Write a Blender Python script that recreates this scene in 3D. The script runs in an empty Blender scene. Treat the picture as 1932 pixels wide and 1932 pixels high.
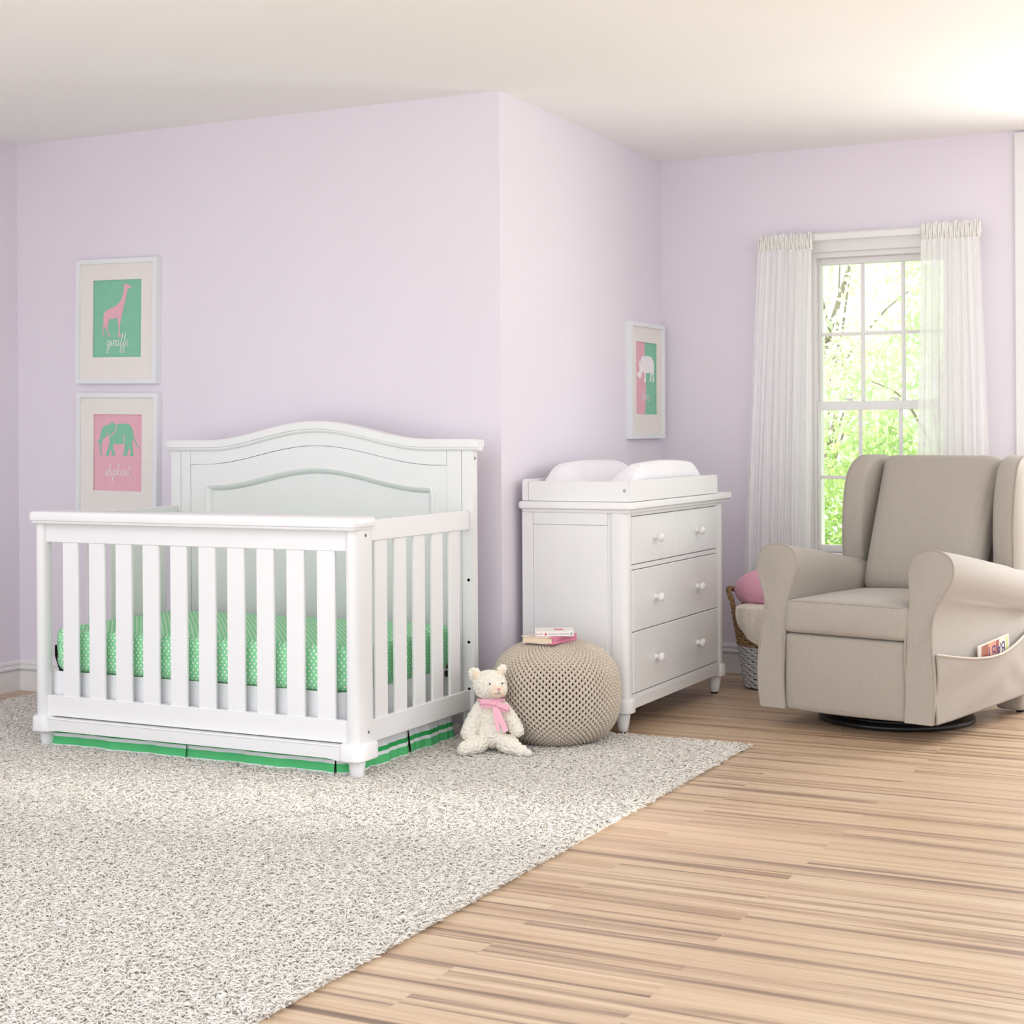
import bpy, bmesh, math, random
import numpy as np
from mathutils import Vector, Matrix
random.seed(7); rng = np.random.default_rng(7)
S = bpy.context.scene
COL = S.collection
PI = math.pi

# ---------------------------------------------------------------- colours / materials
def lin(c):
    c = c / 255.0
    return c / 12.92 if c <= 0.04045 else ((c + 0.055) / 1.055) ** 2.4
def rgb(r, g, b): return (lin(r), lin(g), lin(b), 1.0)

def new_mat(name):
    m = bpy.data.materials.new(name); m.use_nodes = True
    nt = m.node_tree; b = nt.nodes['Principled BSDF']
    return m, nt, b
def coords(nt, scale=(1, 1, 1), rot=(0, 0, 0), kind='Object'):
    tc = nt.nodes.new('ShaderNodeTexCoord'); mp = nt.nodes.new('ShaderNodeMapping')
    mp.inputs['Scale'].default_value = scale; mp.inputs['Rotation'].default_value = rot
    nt.links.new(tc.outputs[kind], mp.inputs['Vector']); return mp.outputs['Vector']
def noise(nt, vec, scale, detail=3, rough=0.5):
    n = nt.nodes.new('ShaderNodeTexNoise'); n.inputs['Scale'].default_value = scale
    n.inputs['Detail'].default_value = detail; n.inputs['Roughness'].default_value = rough
    nt.links.new(vec, n.inputs['Vector']); return n
def ramp(nt, fac, stops):
    r = nt.nodes.new('ShaderNodeValToRGB'); e = r.color_ramp.elements
    while len(e) < len(stops): e.new(0.5)
    for el, (p, c) in zip(e, stops): el.position = p; el.color = c
    nt.links.new(fac, r.inputs['Fac']); return r.outputs['Color']
def bump(nt, b, height, strength, dist=0.01):
    bp = nt.nodes.new('ShaderNodeBump'); bp.inputs['Strength'].default_value = strength
    bp.inputs['Distance'].default_value = dist
    nt.links.new(height, bp.inputs['Height']); nt.links.new(bp.outputs['Normal'], b.inputs['Normal'])
def mat(name, col, rough=0.5, var=0.03, nscale=8.0, bstr=0.0, bscale=200.0, bdist=0.002, spec=0.5, sheen=0.0, metal=0.0, coat=0.0, stretch=(1, 1, 1)):
    m, nt, b = new_mat(name)
    v = coords(nt, stretch); n = noise(nt, v, nscale)
    lo = tuple(c * (1 - var) for c in col[:3]) + (1,); hi = tuple(min(1, c * (1 + var)) for c in col[:3]) + (1,)
    nt.links.new(ramp(nt, n.outputs['Fac'], [(0.3, lo), (0.7, hi)]), b.inputs['Base Color'])
    b.inputs['Roughness'].default_value = rough; b.inputs['Specular IOR Level'].default_value = spec
    b.inputs['Sheen Weight'].default_value = sheen; b.inputs['Metallic'].default_value = metal
    b.inputs['Coat Weight'].default_value = coat
    if bstr:
        n2 = noise(nt, v, bscale, 2); bump(nt, b, n2.outputs['Fac'], bstr, bdist)
    return m

WALL = mat('lilac_wall_paint', rgb(234, 227, 237), 0.75, 0.012, 1.5, 0.15, 350, 0.001, 0.25)
CEIL = mat('ceiling_paint', rgb(250, 249, 248), 0.9, 0.01, 2, 0, spec=0.2)
TRIM = mat('white_trim_paint', rgb(236, 234, 234), 0.4, 0.01, 3)
WHITE = mat('white_furniture_lacquer', rgb(238, 237, 238), 0.32, 0.008, 4, 0.04, 60, 0.001, 0.45)
FRAMEW = mat('white_frame_lacquer', rgb(235, 238, 241), 0.4, 0.01, 4)
MATBOARD = mat('cream_mat_board', rgb(238, 233, 228), 0.9, 0.01, 20, spec=0.1)
MINT = mat('mint_print', rgb(138, 202, 172), 0.7, 0.02, 30, spec=0.2)
PINKP = mat('pink_print', rgb(236, 182, 196), 0.7, 0.02, 30, spec=0.2)
LETTER = mat('white_print', rgb(247, 243, 246), 0.7, 0.01, 30, spec=0.2)
BLACK = mat('black_enamel', rgb(26, 25, 26), 0.35, 0.1, 20)
BLACKCL = mat('black_bracket', rgb(22, 20, 20), 0.6, 0.1, 20)
STEEL = mat('steel_fastener', rgb(150, 155, 160), 0.35, 0.05, 20, metal=0.8)
HOLE = mat('dark_recess', rgb(60, 56, 55), 0.8, 0.05, 20)
CHROME = mat('bolt_grey', rgb(165, 172, 176), 0.4, 0.05, 20)
RIBBON = mat('pink_ribbon', rgb(249, 186, 205), 0.5, 0.03, 60, 0.3, 900, 0.0005, 0.4, 0.3)
NOSE = mat('pink_thread', rgb(232, 150, 190), 0.6)
THREAD = mat('dark_thread', rgb(52, 50, 56), 0.6)
PEACH = mat('peach_plush', rgb(244, 223, 200), 0.95, 0.04, 60, 0.6, 500, 0.002, 0.1, 0.3)
PAGES = mat('book_pages', rgb(240, 220, 190), 0.9, 0.08, 3, stretch=(1, 1, 160))
PAGESW = mat('board_book_pages', rgb(228, 216, 206), 0.8, 0.1, 3, stretch=(1, 1, 160))
COVERC = mat('cream_book_cover', rgb(240, 222, 214), 0.5, 0.02, 20)
COVERP = mat('pink_book_cloth', rgb(222, 132, 160), 0.6, 0.05, 90, 0.2, 900)
COVERW = mat('white_book_cover', rgb(240, 236, 232), 0.45, 0.02, 20)
RED = mat('red_ink', rgb(205, 45, 60), 0.6)
GREY = mat('grey_ink', rgb(125, 135, 140), 0.6)
MAUVE = mat('mauve_ink', rgb(176, 105, 140), 0.6)
PURPLE = mat('purple_ink', rgb(70, 45, 110), 0.6)
CREAMK = mat('cream_knit_shade', rgb(238, 229, 217), 0.95, 0.04, 40, 0.6, 400, 0.002, 0.1, 0.2)
SLEEVE = mat('white_sheet_cotton', rgb(244, 244, 247), 0.9, 0.02, 10, 0.3, 60, 0.004, 0.2, 0.2)

def fabric(name, base, alt, scale=420.0, bs=0.35):
    m, nt, b = new_mat(name)
    v1 = coords(nt, (1, 1, 0.35)); v2 = coords(nt, (0.35, 0.35, 1))
    a = noise(nt, v1, scale, 2); c = noise(nt, v2, scale, 2); d = noise(nt, v1, 5, 2)
    mx = nt.nodes.new('ShaderNodeMath'); mx.operation = 'ADD'
    nt.links.new(a.outputs['Fac'], mx.inputs[0]); nt.links.new(c.outputs['Fac'], mx.inputs[1])
    hf = nt.nodes.new('ShaderNodeMath'); hf.operation = 'MULTIPLY'; hf.inputs[1].default_value = 0.5
    nt.links.new(mx.outputs[0], hf.inputs[0])
    nt.links.new(ramp(nt, hf.outputs[0], [(0.35, alt), (0.65, base)]), b.inputs['Base Color'])
    b.inputs['Roughness'].default_value = 0.95; b.inputs['Specular IOR Level'].default_value = 0.15
    b.inputs['Sheen Weight'].default_value = 0.25; b.inputs['Sheen Roughness'].default_value = 0.5
    bump(nt, b, hf.outputs[0], bs, 0.002)
    return m
LINEN = fabric('beige_linen_upholstery', rgb(186, 177, 168), rgb(158, 149, 140), 900.0, 0.3)
PIPING = mat('beige_piping', rgb(168, 158, 148), 0.9, 0.05, 80, spec=0.15)
YARN = fabric('beige_cotton_yarn', rgb(226, 213, 198), rgb(202, 187, 170), 260, 0.4)
PLUSH = mat('cream_curly_plush', rgb(251, 244, 231), 0.95, 0.03, 70, 0.7, 330, 0.004, 0.1, 0.4)
PINKKNIT = mat('pink_knit_yarn', rgb(238, 176, 198), 0.95, 0.06, 60, 0.5, 500, 0.002, 0.1, 0.3)
TERRY = mat('white_terry', rgb(247, 245, 250), 0.95, 0.02, 40, 0.8, 130, 0.006, 0.1, 0.3)

def floor_material():
    m, nt, b = new_mat('striped_wood_laminate')
    v = coords(nt)
    br = nt.nodes.new('ShaderNodeTexBrick'); nt.links.new(v, br.inputs['Vector'])
    br.offset = 0.37; br.inputs['Scale'].default_value = 1.0
    br.inputs['Brick Width'].default_value = 1.25; br.inputs['Row Height'].default_value = 0.095
    br.inputs['Mortar Size'].default_value = 0.0006; br.inputs['Mortar Smooth'].default_value = 0.2
    br.inputs['Color1'].default_value = (0, 0, 0, 1); br.inputs['Color2'].default_value = (1, 1, 1, 1)
    br.inputs['Mortar'].default_value = (0.3, 0.3, 0.3, 1)
    # every strip shifts its own grain
    sx = nt.nodes.new('ShaderNodeSeparateXYZ'); nt.links.new(v, sx.inputs[0])
    sh = nt.nodes.new('ShaderNodeMath'); sh.operation = 'MULTIPLY'; sh.inputs[1].default_value = 7.0
    nt.links.new(br.outputs['Color'], sh.inputs[0])
    ad = nt.nodes.new('ShaderNodeMath'); ad.operation = 'ADD'
    nt.links.new(sx.outputs['X'], ad.inputs[0]); nt.links.new(sh.outputs[0], ad.inputs[1])
    cb = nt.nodes.new('ShaderNodeCombineXYZ')
    nt.links.new(ad.outputs[0], cb.inputs[0]); nt.links.new(sx.outputs['Y'], cb.inputs[1]); nt.links.new(sh.outputs[0], cb.inputs[2])
    mp = nt.nodes.new('ShaderNodeMapping'); mp.inputs['Scale'].default_value = (0.55, 24, 1)
    nt.links.new(cb.outputs[0], mp.inputs['Vector'])
    n = nt.nodes.new('ShaderNodeTexNoise'); n.inputs['Scale'].default_value = 1.0; n.inputs['Detail'].default_value = 5
    n.inputs['Roughness'].default_value = 0.62; n.inputs['Distortion'].default_value = 0.25
    nt.links.new(mp.outputs[0], n.inputs['Vector'])
    base = ramp(nt, n.outputs['Fac'], [(0.28, rgb(122, 98, 82)), (0.39, rgb(160, 134, 112)), (0.47, rgb(199, 170, 140)), (0.62, rgb(216, 191, 162)), (0.76, rgb(182, 156, 133))])
    mp2 = nt.nodes.new('ShaderNodeMapping'); mp2.inputs['Scale'].default_value = (1.6, 110, 1)
    nt.links.new(cb.outputs[0], mp2.inputs['Vector'])
    n2 = nt.nodes.new('ShaderNodeTexNoise'); n2.inputs['Scale'].default_value = 1.0; n2.inputs['Detail'].default_value = 3
    nt.links.new(mp2.outputs[0], n2.inputs['Vector'])
    fine = ramp(nt, n2.outputs['Fac'], [(0.36, (0.72, 0.68, 0.64, 1)), (0.52, (1, 1, 1, 1))])
    mx = nt.nodes.new('ShaderNodeMixRGB'); mx.blend_type = 'MULTIPLY'; mx.inputs[0].default_value = 0.2
    nt.links.new(base, mx.inputs[1]); nt.links.new(fine, mx.inputs[2])
    tone = ramp(nt, br.outputs['Color'], [(0.0, (0.90, 0.87, 0.86, 1)), (0.5, (1, 1, 1, 1)), (1.0, (0.94, 0.90, 0.86, 1))])
    mx2 = nt.nodes.new('ShaderNodeMixRGB'); mx2.blend_type = 'MULTIPLY'; mx2.inputs[0].default_value = 1.0
    nt.links.new(mx.outputs[0], mx2.inputs[1]); nt.links.new(tone, mx2.inputs[2])
    nt.links.new(mx2.outputs[0], b.inputs['Base Color'])
    b.inputs['Roughness'].default_value = 0.33; b.inputs['Specular IOR Level'].default_value = 0.45
    bump(nt, b, n2.outputs['Fac'], 0.06, 0.002)
    return m
FLOOR = floor_material()

def dots_material():
    m, nt, b = new_mat('green_sheet_white_dots')
    uv = nt.nodes.new('ShaderNodeUVMap'); uv.uv_map = 'UVMap'
    sp = nt.nodes.new('ShaderNodeSeparateXYZ'); nt.links.new(uv.outputs[0], sp.inputs[0])
    def M(op, a, bb=None):
        k = nt.nodes.new('ShaderNodeMath'); k.operation = op
        for i, q in enumerate((a, bb)):
            if q is None: continue
            if isinstance(q, (int, float)): k.inputs[i].default_value = q
            else: nt.links.new(q, k.inputs[i])
        return k.outputs[0]
    px, py = 0.0200, 0.0240
    def lattice(ox, oy):
        fx = M('SUBTRACT', M('FRACT', M('ADD', M('DIVIDE', sp.outputs[0], px), ox)), 0.5)
        fy = M('SUBTRACT', M('FRACT', M('ADD', M('DIVIDE', sp.outputs[1], py), oy)), 0.5)
        fx = M('MULTIPLY', fx, px); fy = M('MULTIPLY', fy, py)
        return M('SQRT', M('ADD', M('MULTIPLY', fx, fx), M('MULTIPLY', fy, fy)))
    d = M('MINIMUM', lattice(0, 0), lattice(0.5, 0.5))
    f = M('DIVIDE', d, 0.0076)
    c = ramp(nt, f, [(0.46, rgb(250, 252, 248)), (0.56, rgb(150, 228, 170))])
    nt.links.new(c, b.inputs['Base Color']); b.inputs['Roughness'].default_value = 0.9
    b.inputs['Specular IOR Level'].default_value = 0.15
    v = coords(nt); n = noise(nt, v, 14, 3); bump(nt, b, n.outputs['Fac'], 0.5, 0.012)
    return m
DOTS = dots_material()

def skirt_material():
    m, nt, b = new_mat('white_cotton_green_bands')
    tc = nt.nodes.new('ShaderNodeTexCoord'); sp = nt.nodes.new('ShaderNodeSeparateXYZ')
    nt.links.new(tc.outputs['Object'], sp.inputs[0])
    r = nt.nodes.new('ShaderNodeMath'); r.operation = 'MULTIPLY'; r.inputs[1].default_value = 10.0
    nt.links.new(sp.outputs['Z'], r.inputs[0])
    W = rgb(243, 243, 246); G = rgb(95, 198, 128); G2 = rgb(58, 176, 98)
    c = nt.nodes.new('ShaderNodeValToRGB'); c.color_ramp.interpolation = 'CONSTANT'
    st = [(0.0, W), (0.20, G), (0.49, W), (0.61, G2), (0.77, W)]
    e = c.color_ramp.elements
    while len(e) < len(st): e.new(0.5)
    for el, (p, q) in zip(e, st): el.position = p; el.color = q
    nt.links.new(r.outputs[0], c.inputs[0]); nt.links.new(c.outputs[0], b.inputs['Base Color'])
    b.inputs['Roughness'].default_value = 0.9; b.inputs['Specular IOR Level'].default_value = 0.15
    v = coords(nt, (1, 1, 0.25)); n = noise(nt, v, 45, 3); bump(nt, b, n.outputs['Fac'], 0.35, 0.004)
    return m
SKIRT = skirt_material()

def sheer_material():
    m, nt, b = new_mat('sheer_white_voile')
    out = nt.nodes['Material Output']; nt.nodes.remove(b)
    tr = nt.nodes.new('ShaderNodeBsdfTransparent'); df = nt.nodes.new('ShaderNodeBsdfDiffuse')
    tl = nt.nodes.new('ShaderNodeBsdfTranslucent'); m1 = nt.nodes.new('ShaderNodeMixShader'); m2 = nt.nodes.new('ShaderNodeMixShader')
    df.inputs[0].default_value = rgb(253, 253, 253); tl.inputs[0].default_value = rgb(254, 254, 254)
    m1.inputs[0].default_value = 0.3
    nt.links.new(df.outputs[0], m1.inputs[1]); nt.links.new(tl.outputs[0], m1.inputs[2])
    v = coords(nt, (1, 1, 0.01)); n = noise(nt, v, 220, 3)
    f = ramp(nt, n.outputs['Fac'], [(0.3, (0.74, 0.74, 0.74, 1)), (0.7, (0.93, 0.93, 0.93, 1))])
    nt.links.new(f, m2.inputs[0]); nt.links.new(tr.outputs[0], m2.inputs[1]); nt.links.new(m1.outputs[0], m2.inputs[2])
    nt.links.new(m2.outputs[0], out.inputs[0]); return m
SHEER = sheer_material()

def glass_material():
    m, nt, b = new_mat('window_glass')
    out = nt.nodes['Material Output']; nt.nodes.remove(b)
    tr = nt.nodes.new('ShaderNodeBsdfTransparent'); gl = nt.nodes.new('ShaderNodeBsdfGlossy'); gl.inputs['Roughness'].default_value = 0.02
    fr = nt.nodes.new('ShaderNodeFresnel'); fr.inputs[0].default_value = 1.3
    mx = nt.nodes.new('ShaderNodeMixShader'); nt.links.new(fr.outputs[0], mx.inputs[0])
    nt.links.new(tr.outputs[0], mx.inputs[1]); nt.links.new(gl.outputs[0], mx.inputs[2]); nt.links.new(mx.outputs[0], out.inputs[0])
    return m
GLASS = glass_material()

def leaf_material(name, c1, c2):
    m, nt, b = new_mat(name)
    v = coords(nt); n = noise(nt, v, 2.5, 4)
    nt.links.new(ramp(nt, n.outputs['Fac'], [(0.35, c1), (0.65, c2)]), b.inputs['Base Color'])
    b.inputs['Roughness'].default_value = 0.6
    tl = nt.nodes.new('ShaderNodeBsdfTranslucent'); tl.inputs[0].default_value = c2
    mx = nt.nodes.new('ShaderNodeMixShader'); mx.inputs[0].default_value = 0.45
    out = nt.nodes['Material Output']
    nt.links.new(b.outputs[0], mx.inputs[1]); nt.links.new(tl.outputs[0], mx.inputs[2]); nt.links.new(mx.outputs[0], out.inputs[0])
    return m
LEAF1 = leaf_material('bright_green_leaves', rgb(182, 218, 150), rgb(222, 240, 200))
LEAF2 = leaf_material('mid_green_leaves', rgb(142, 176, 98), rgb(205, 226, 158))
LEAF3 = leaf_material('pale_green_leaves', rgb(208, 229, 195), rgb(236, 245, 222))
BARK = mat('tree_bark', rgb(160, 146, 132), 0.9, 0.2, 12, 0.6, 40, 0.02)
GRASS = mat('lawn_grass', rgb(140, 170, 90), 0.9, 0.2, 6)

def rug_material():
    m, nt, b = new_mat('ivory_shag_wool')
    v = coords(nt); n = noise(nt, v, 55, 2); n2 = noise(nt, v, 3, 2)
    nt.links.new(ramp(nt, n.outputs['Fac'], [(0.3, rgb(216, 208, 198)), (0.7, rgb(244, 239, 232))]), b.inputs['Base Color'])
    b.inputs['Roughness'].default_value = 1.0; b.inputs['Specular IOR Level'].default_value = 0.1
    b.inputs['Sheen Weight'].default_value = 0.2
    return m
RUG = rug_material()
WICKER = mat('brown_seagrass', rgb(158, 124, 86), 0.8, 0.3, 90, 0.5, 500, 0.002)
WICKERG = mat('silver_painted_seagrass', rgb(196, 194, 196), 0.6, 0.12, 90, 0.5, 500, 0.002)

def magazine_material():
    m, nt, b = new_mat('magazine_cover_photo')
    v = coords(nt, (1, 1, 1)); sp = nt.nodes.new('ShaderNodeSeparateXYZ'); nt.links.new(v, sp.inputs[0])
    r = nt.nodes.new('ShaderNodeMath'); r.operation = 'MULTIPLY'; r.inputs[1].default_value = 1 / 0.40
    nt.links.new(sp.outputs['Y'], r.inputs[0])
    n = noise(nt, coords(nt, (1, 30, 8), (0.6, 0, 0)), 2.0, 3)
    c1 = ramp(nt, n.outputs['Fac'], [(0.35, rgb(140, 70, 55)), (0.65, rgb(238, 180, 150))])
    c2 = nt.nodes.new('ShaderNodeValToRGB'); c2.color_ramp.interpolation = 'CONSTANT'
    st = [(0.0, rgb(225, 228, 220)), (0.07, rgb(150, 80, 60)), (0.24, rgb(226, 160, 130)), (0.42, rgb(160, 85, 75)), (0.50, rgb(236, 240, 224)), (0.66, rgb(214, 232, 160)), (0.72, rgb(226, 224, 224)), (0.82, rgb(214, 196, 186)), (0.97, rgb(240, 240, 240))]
    e = c2.color_ramp.elements
    while len(e) < len(st): e.new(0.5)
    for el, (p, q) in zip(e, st): el.position = p; el.color = q
    nt.links.new(r.outputs[0], c2.inputs[0])
    mx = nt.nodes.new('ShaderNodeMixRGB'); mx.inputs[0].default_value = 0.25
    nt.links.new(c2.outputs[0], mx.inputs[1]); nt.links.new(c1, mx.inputs[2])
    nt.links.new(mx.outputs[0], b.inputs['Base Color']); b.inputs['Roughness'].default_value = 0.3
    return m
MAGPHOTO = magazine_material()

# ---------------------------------------------------------------- geometry helper
def catmull(pts, n=6, closed=False):
    P = [np.array(p, float) for p in pts]; L = len(P); out = []
    rngk = range(L) if closed else range(L - 1)
    for i in rngk:
        if closed: a, b, c, d = P[i - 1], P[i], P[(i + 1) % L], P[(i + 2) % L]
        else: a, b, c, d = P[max(i - 1, 0)], P[i], P[i + 1], P[min(i + 2, L - 1)]
        for k in range(n):
            t = k / n
            out.append(0.5 * ((2 * b) + (-a + c) * t + (2 * a - 5 * b + 4 * c - d) * t * t + (-a + 3 * b - 3 * c + d) * t ** 3))
    if not closed: out.append(P[-1])
    return [tuple(p) for p in out]
def rrect(x0, x1, y0, y1, r=0.01, n=6, ins=0.0):
    x0 += ins; x1 -= ins; y0 += ins; y1 -= ins; r = max(r - ins, 0.0004); r = min(r, (x1 - x0) / 2, (y1 - y0) / 2)
    out = []
    for cx, cy, a0 in ((x1 - r, y0 + r, -PI / 2), (x1 - r, y1 - r, 0), (x0 + r, y1 - r, PI / 2), (x0 + r, y0 + r, PI)):
        for k in range(n + 1):
            a = a0 + (PI / 2) * k / n; out.append((cx + r * math.cos(a), cy + r * math.sin(a)))
    return out
class Geo:
    def __init__(s): s.v = []; s.f = []
    def add(s, vs, fs):
        o = len(s.v); s.v.extend([tuple(map(float, p)) for p in vs]); s.f.extend([tuple(i + o for i in f) for f in fs]); return s
    def box(s, x0, x1, y0, y1, z0, z1, bev=0.0015):
        b = min(bev, abs(x1 - x0) / 3, abs(y1 - y0) / 3, abs(z1 - z0) / 3)
        return s.loft([rr for rr in [
            [(x, y, z0) for x, y in rrect(x0, x1, y0, y1, b * 1.5, 1, b)],
            [(x, y, z0 + b) for x, y in rrect(x0, x1, y0, y1, b * 1.5, 1)],
            [(x, y, z1 - b) for x, y in rrect(x0, x1, y0, y1, b * 1.5, 1)],
            [(x, y, z1) for x, y in rrect(x0, x1, y0, y1, b * 1.5, 1, b)]]])
    def loft(s, rings, close=True, cap=True):
        n = len(rings[0]); vs = [p for r in rings for p in r]; fs = []
        for i in range(len(rings) - 1):
            for k in range(n if close else n - 1):
                a = i * n + k; b = i * n + (k + 1) % n; fs.append((a, b, b + n, a + n))
        if cap:
            fs.append(tuple(reversed(range(n)))); fs.append(tuple(range((len(rings) - 1) * n, len(rings) * n)))
        return s.add(vs, fs)
    def slab(s, x0, x1, y0, y1, r, prof, n=6):   # prof: (inset, z)
        return s.loft([[(x, y, z) for x, y in rrect(x0, x1, y0, y1, r, n, ins)] for ins, z in prof])
    def prism(s, poly, axis, a, b):              # extrude 2-D outline along an axis
        def P(u, v, w): return {'x': (w, u, v), 'y': (u, w, v), 'z': (u, v, w)}[axis]
        return s.loft([[P(u, v, a) for u, v in poly], [P(u, v, b) for u, v in poly]])
    def lathe(s, prof, c, axis='z', n=24):       # prof: (r, h)
        rings = []
        for r, h in prof:
            ring = []
            for k in range(n):
                a = 2 * PI * k / n; u, v = r * math.cos(a), r * math.sin(a)
                ring.append({'z': (c[0] + u, c[1] + v, c[2] + h), 'x': (c[0] + h, c[1] + u, c[2] + v), 'y': (c[0] + u, c[1] + h, c[2] + v)}[axis])
            rings.append(ring)
        return s.loft(rings)
    def tube(s, path, r, n=8, closed=False, flat=None):
        P = np.array(path, float); L = len(P)
        R = np.full(L, r) if np.isscalar(r) else np.array(r, float)
        T = np.empty_like(P)
        for i in range(L):
            a = P[(i - 1) % L] if closed else P[max(i - 1, 0)]; b = P[(i + 1) % L] if closed else P[min(i + 1, L - 1)]
            t = b - a; T[i] = t / (np.linalg.norm(t) + 1e-12)
        nrm = np.cross(T[0], (0, 0, 1)) if abs(T[0][2]) < 0.9 else np.cross(T[0], (1, 0, 0)); nrm /= np.linalg.norm(nrm)
        rings = []
        for i in range(L):
            nrm = nrm - T[i] * (nrm @ T[i]); nrm /= (np.linalg.norm(nrm) + 1e-12); bi = np.cross(T[i], nrm)
            rings.append([tuple(P[i] + R[i] * (math.cos(2 * PI * k / n) * nrm + math.sin(2 * PI * k / n) * bi)) for k in range(n)])
        if closed:
            vs = [p for r_ in rings for p in r_]; fs = []
            for i in range(L):
                j = (i + 1) % L
                for k in range(n): fs.append((i * n + k, i * n + (k + 1) % n, j * n + (k + 1) % n, j * n + k))
            return s.add(vs, fs)
        return s.loft(rings)
    def grid(s, fn, nu, nv, cu=False, cv=False):
        vs = [fn(i / nu, j / nv) for j in range(nv if cv else nv + 1) for i in range(nu if cu else nu + 1)]
        W = nu if cu else nu + 1; Hh = nv if cv else nv + 1; fs = []
        for j in range(nv):
            for i in range(nu):
                a = j * W + i; b = j * W + (i + 1) % W; c = ((j + 1) % Hh) * W + (i + 1) % W; d = ((j + 1) % Hh) * W + i
                fs.append((a, b, c, d))
        return s.add(vs, fs)
    def rbox(s, c, size, r, n=14, fn=None):      # soft box, optional deform in its own -1..1 frame
        bm = bmesh.new(); bmesh.ops.create_cube(bm, size=2); bmesh.ops.subdivide_edges(bm, edges=bm.edges[:], cuts=n, use_grid_fill=True)
        h = np.array(size) / 2; vs = []
        for v in bm.verts:
            u = np.array(v.co)
            # push samples towards the rounded edges
            u2 = np.sign(u) * (1 - (1 - np.abs(u)) ** 1.6)
            p = u2 * h; inner = np.clip(p, -(h - r), h - r); d = p - inner; L = np.linalg.norm(d)
            if L > 1e-9: p = inner + d / L * r if max(np.abs(u)) > 0.999 else p
            if fn is not None: p = np.array(fn(p, u2))
            vs.append(tuple(p + np.array(c)))
        bm.verts.index_update(); fs = [tuple(v.index for v in f.verts) for f in bm.faces]; bm.free()
        return s.add(vs, fs)
    def ell(s, c, rad, rot=None, n=20):
        vs = []; fs = []; M = np.array(rot) if rot is not None else np.eye(3); m = n // 2
        for j in range(m + 1):
            t = PI * j / m
            for i in range(n):
                a = 2 * PI * i / n
                p = np.array([rad[0] * math.sin(t) * math.cos(a), rad[1] * math.sin(t) * math.sin(a), rad[2] * math.cos(t)])
                vs.append(tuple(M @ p + np.array(c)))
        for j in range(m):
            for i in range(n): fs.append((j * n + i, (j + 1) * n + i, (j + 1) * n + (i + 1) % n, j * n + (i + 1) % n))
        return s.add(vs, fs)
    def build(s, name, m, parent=None, smooth=False, ang=40, off=None, rot=None):
        off = np.array(off if off is not None else (parent_off(parent) if parent is not None else (0, 0, 0)), float)
        me = bpy.data.meshes.new(name)
        me.from_pydata([tuple(np.array(v) - off) for v in s.v], [], s.f); me.validate(); me.update()
        bm = bmesh.new(); bm.from_mesh(me); bmesh.ops.recalc_face_normals(bm, faces=bm.faces[:])
        if smooth:
            lim = math.radians(ang)
            for f in bm.faces: f.smooth = True
            for e in bm.edges:
                if len(e.link_faces) == 2 and e.calc_face_angle(0) > lim: e.smooth = False
        bm.to_mesh(me); bm.free()
        me.materials.append(m)
        o = bpy.data.objects.new(name, me); COL.objects.link(o)
        if parent is not None: o.parent = parent
        return o
def parent_off(p):
    o = np.zeros(3)
    if p.get('_local'): return o
    while p is not None: o += np.array(p.location); p = p.parent
    return o
def thing(name, label, cat, loc, rotz=0.0, group=None, local=False):
    o = bpy.data.objects.new(name, None); COL.objects.link(o); o.empty_display_size = 0.05
    o.location = loc; o.rotation_euler = (0, 0, rotz); o['label'] = label; o['category'] = cat
    if group: o['group'] = group
    if local: o['_local'] = 1
    return o
def tag(o, label, cat, group=None, kind=None):
    o['label'] = label; o['category'] = cat
    if group: o['group'] = group
    if kind: o['kind'] = kind
    return o
def struct(o): o['kind'] = 'structure'; return o
def origin(o, loc):           # move the origin of a top-level mesh to its base
    o.data.transform(Matrix.Translation(-Vector(loc))); o.location = loc; return o

# ================================================================ the room
XL, YB, YW = -5.43, 5.71, 7.59          # left wall, crib wall, window wall
XO, XI = -2.895, -2.939                 # outer / inner corner of the recess
CH = 2.55
struct(Geo().box(-5.6, 1.9, 0.6, 7.75, -0.05, 0.0, 0.001).build('floor', FLOOR))
struct(Geo().box(-5.6, 1.9, 3.0, 7.75, CH, CH + 0.1, 0.001).build('ceiling', CEIL))
struct(Geo().box(XL - 0.15, XL, 1.5, YB + 0.15, 0, CH, 0.0005).build('wall_left', WALL))
struct(Geo().prism([(XL, YB), (XO, YB), (XI, YW), (XI, YW + 0.16), (XI - 0.15, YW + 0.16), (XO - 0.15, YB + 0.15), (XL, YB + 0.15)], 'z', 0, CH).build('wall_back', WALL))
# window wall with its opening
wx0, wx1, wz0, wz1 = -2.165, -1.515, 0.585, 2.055
gw = Geo()
sx0, sx1 = -0.80, 0.40                     # opening of an added, unseen second window
for a in ((XI, wx0, 0, CH), (wx1, sx0, 0, CH), (sx1, 1.8, 0, CH), (wx0, wx1, 0, wz0), (wx0, wx1, wz1, CH), (sx0, sx1, 0, wz0), (sx0, sx1, wz1, CH)):
    gw.prism([(a[0], a[2]), (a[1], a[2]), (a[1], a[3]), (a[0], a[3])], 'y', YW, YW + 0.16)
struct(gw.build('wall_right', WALL))

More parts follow.
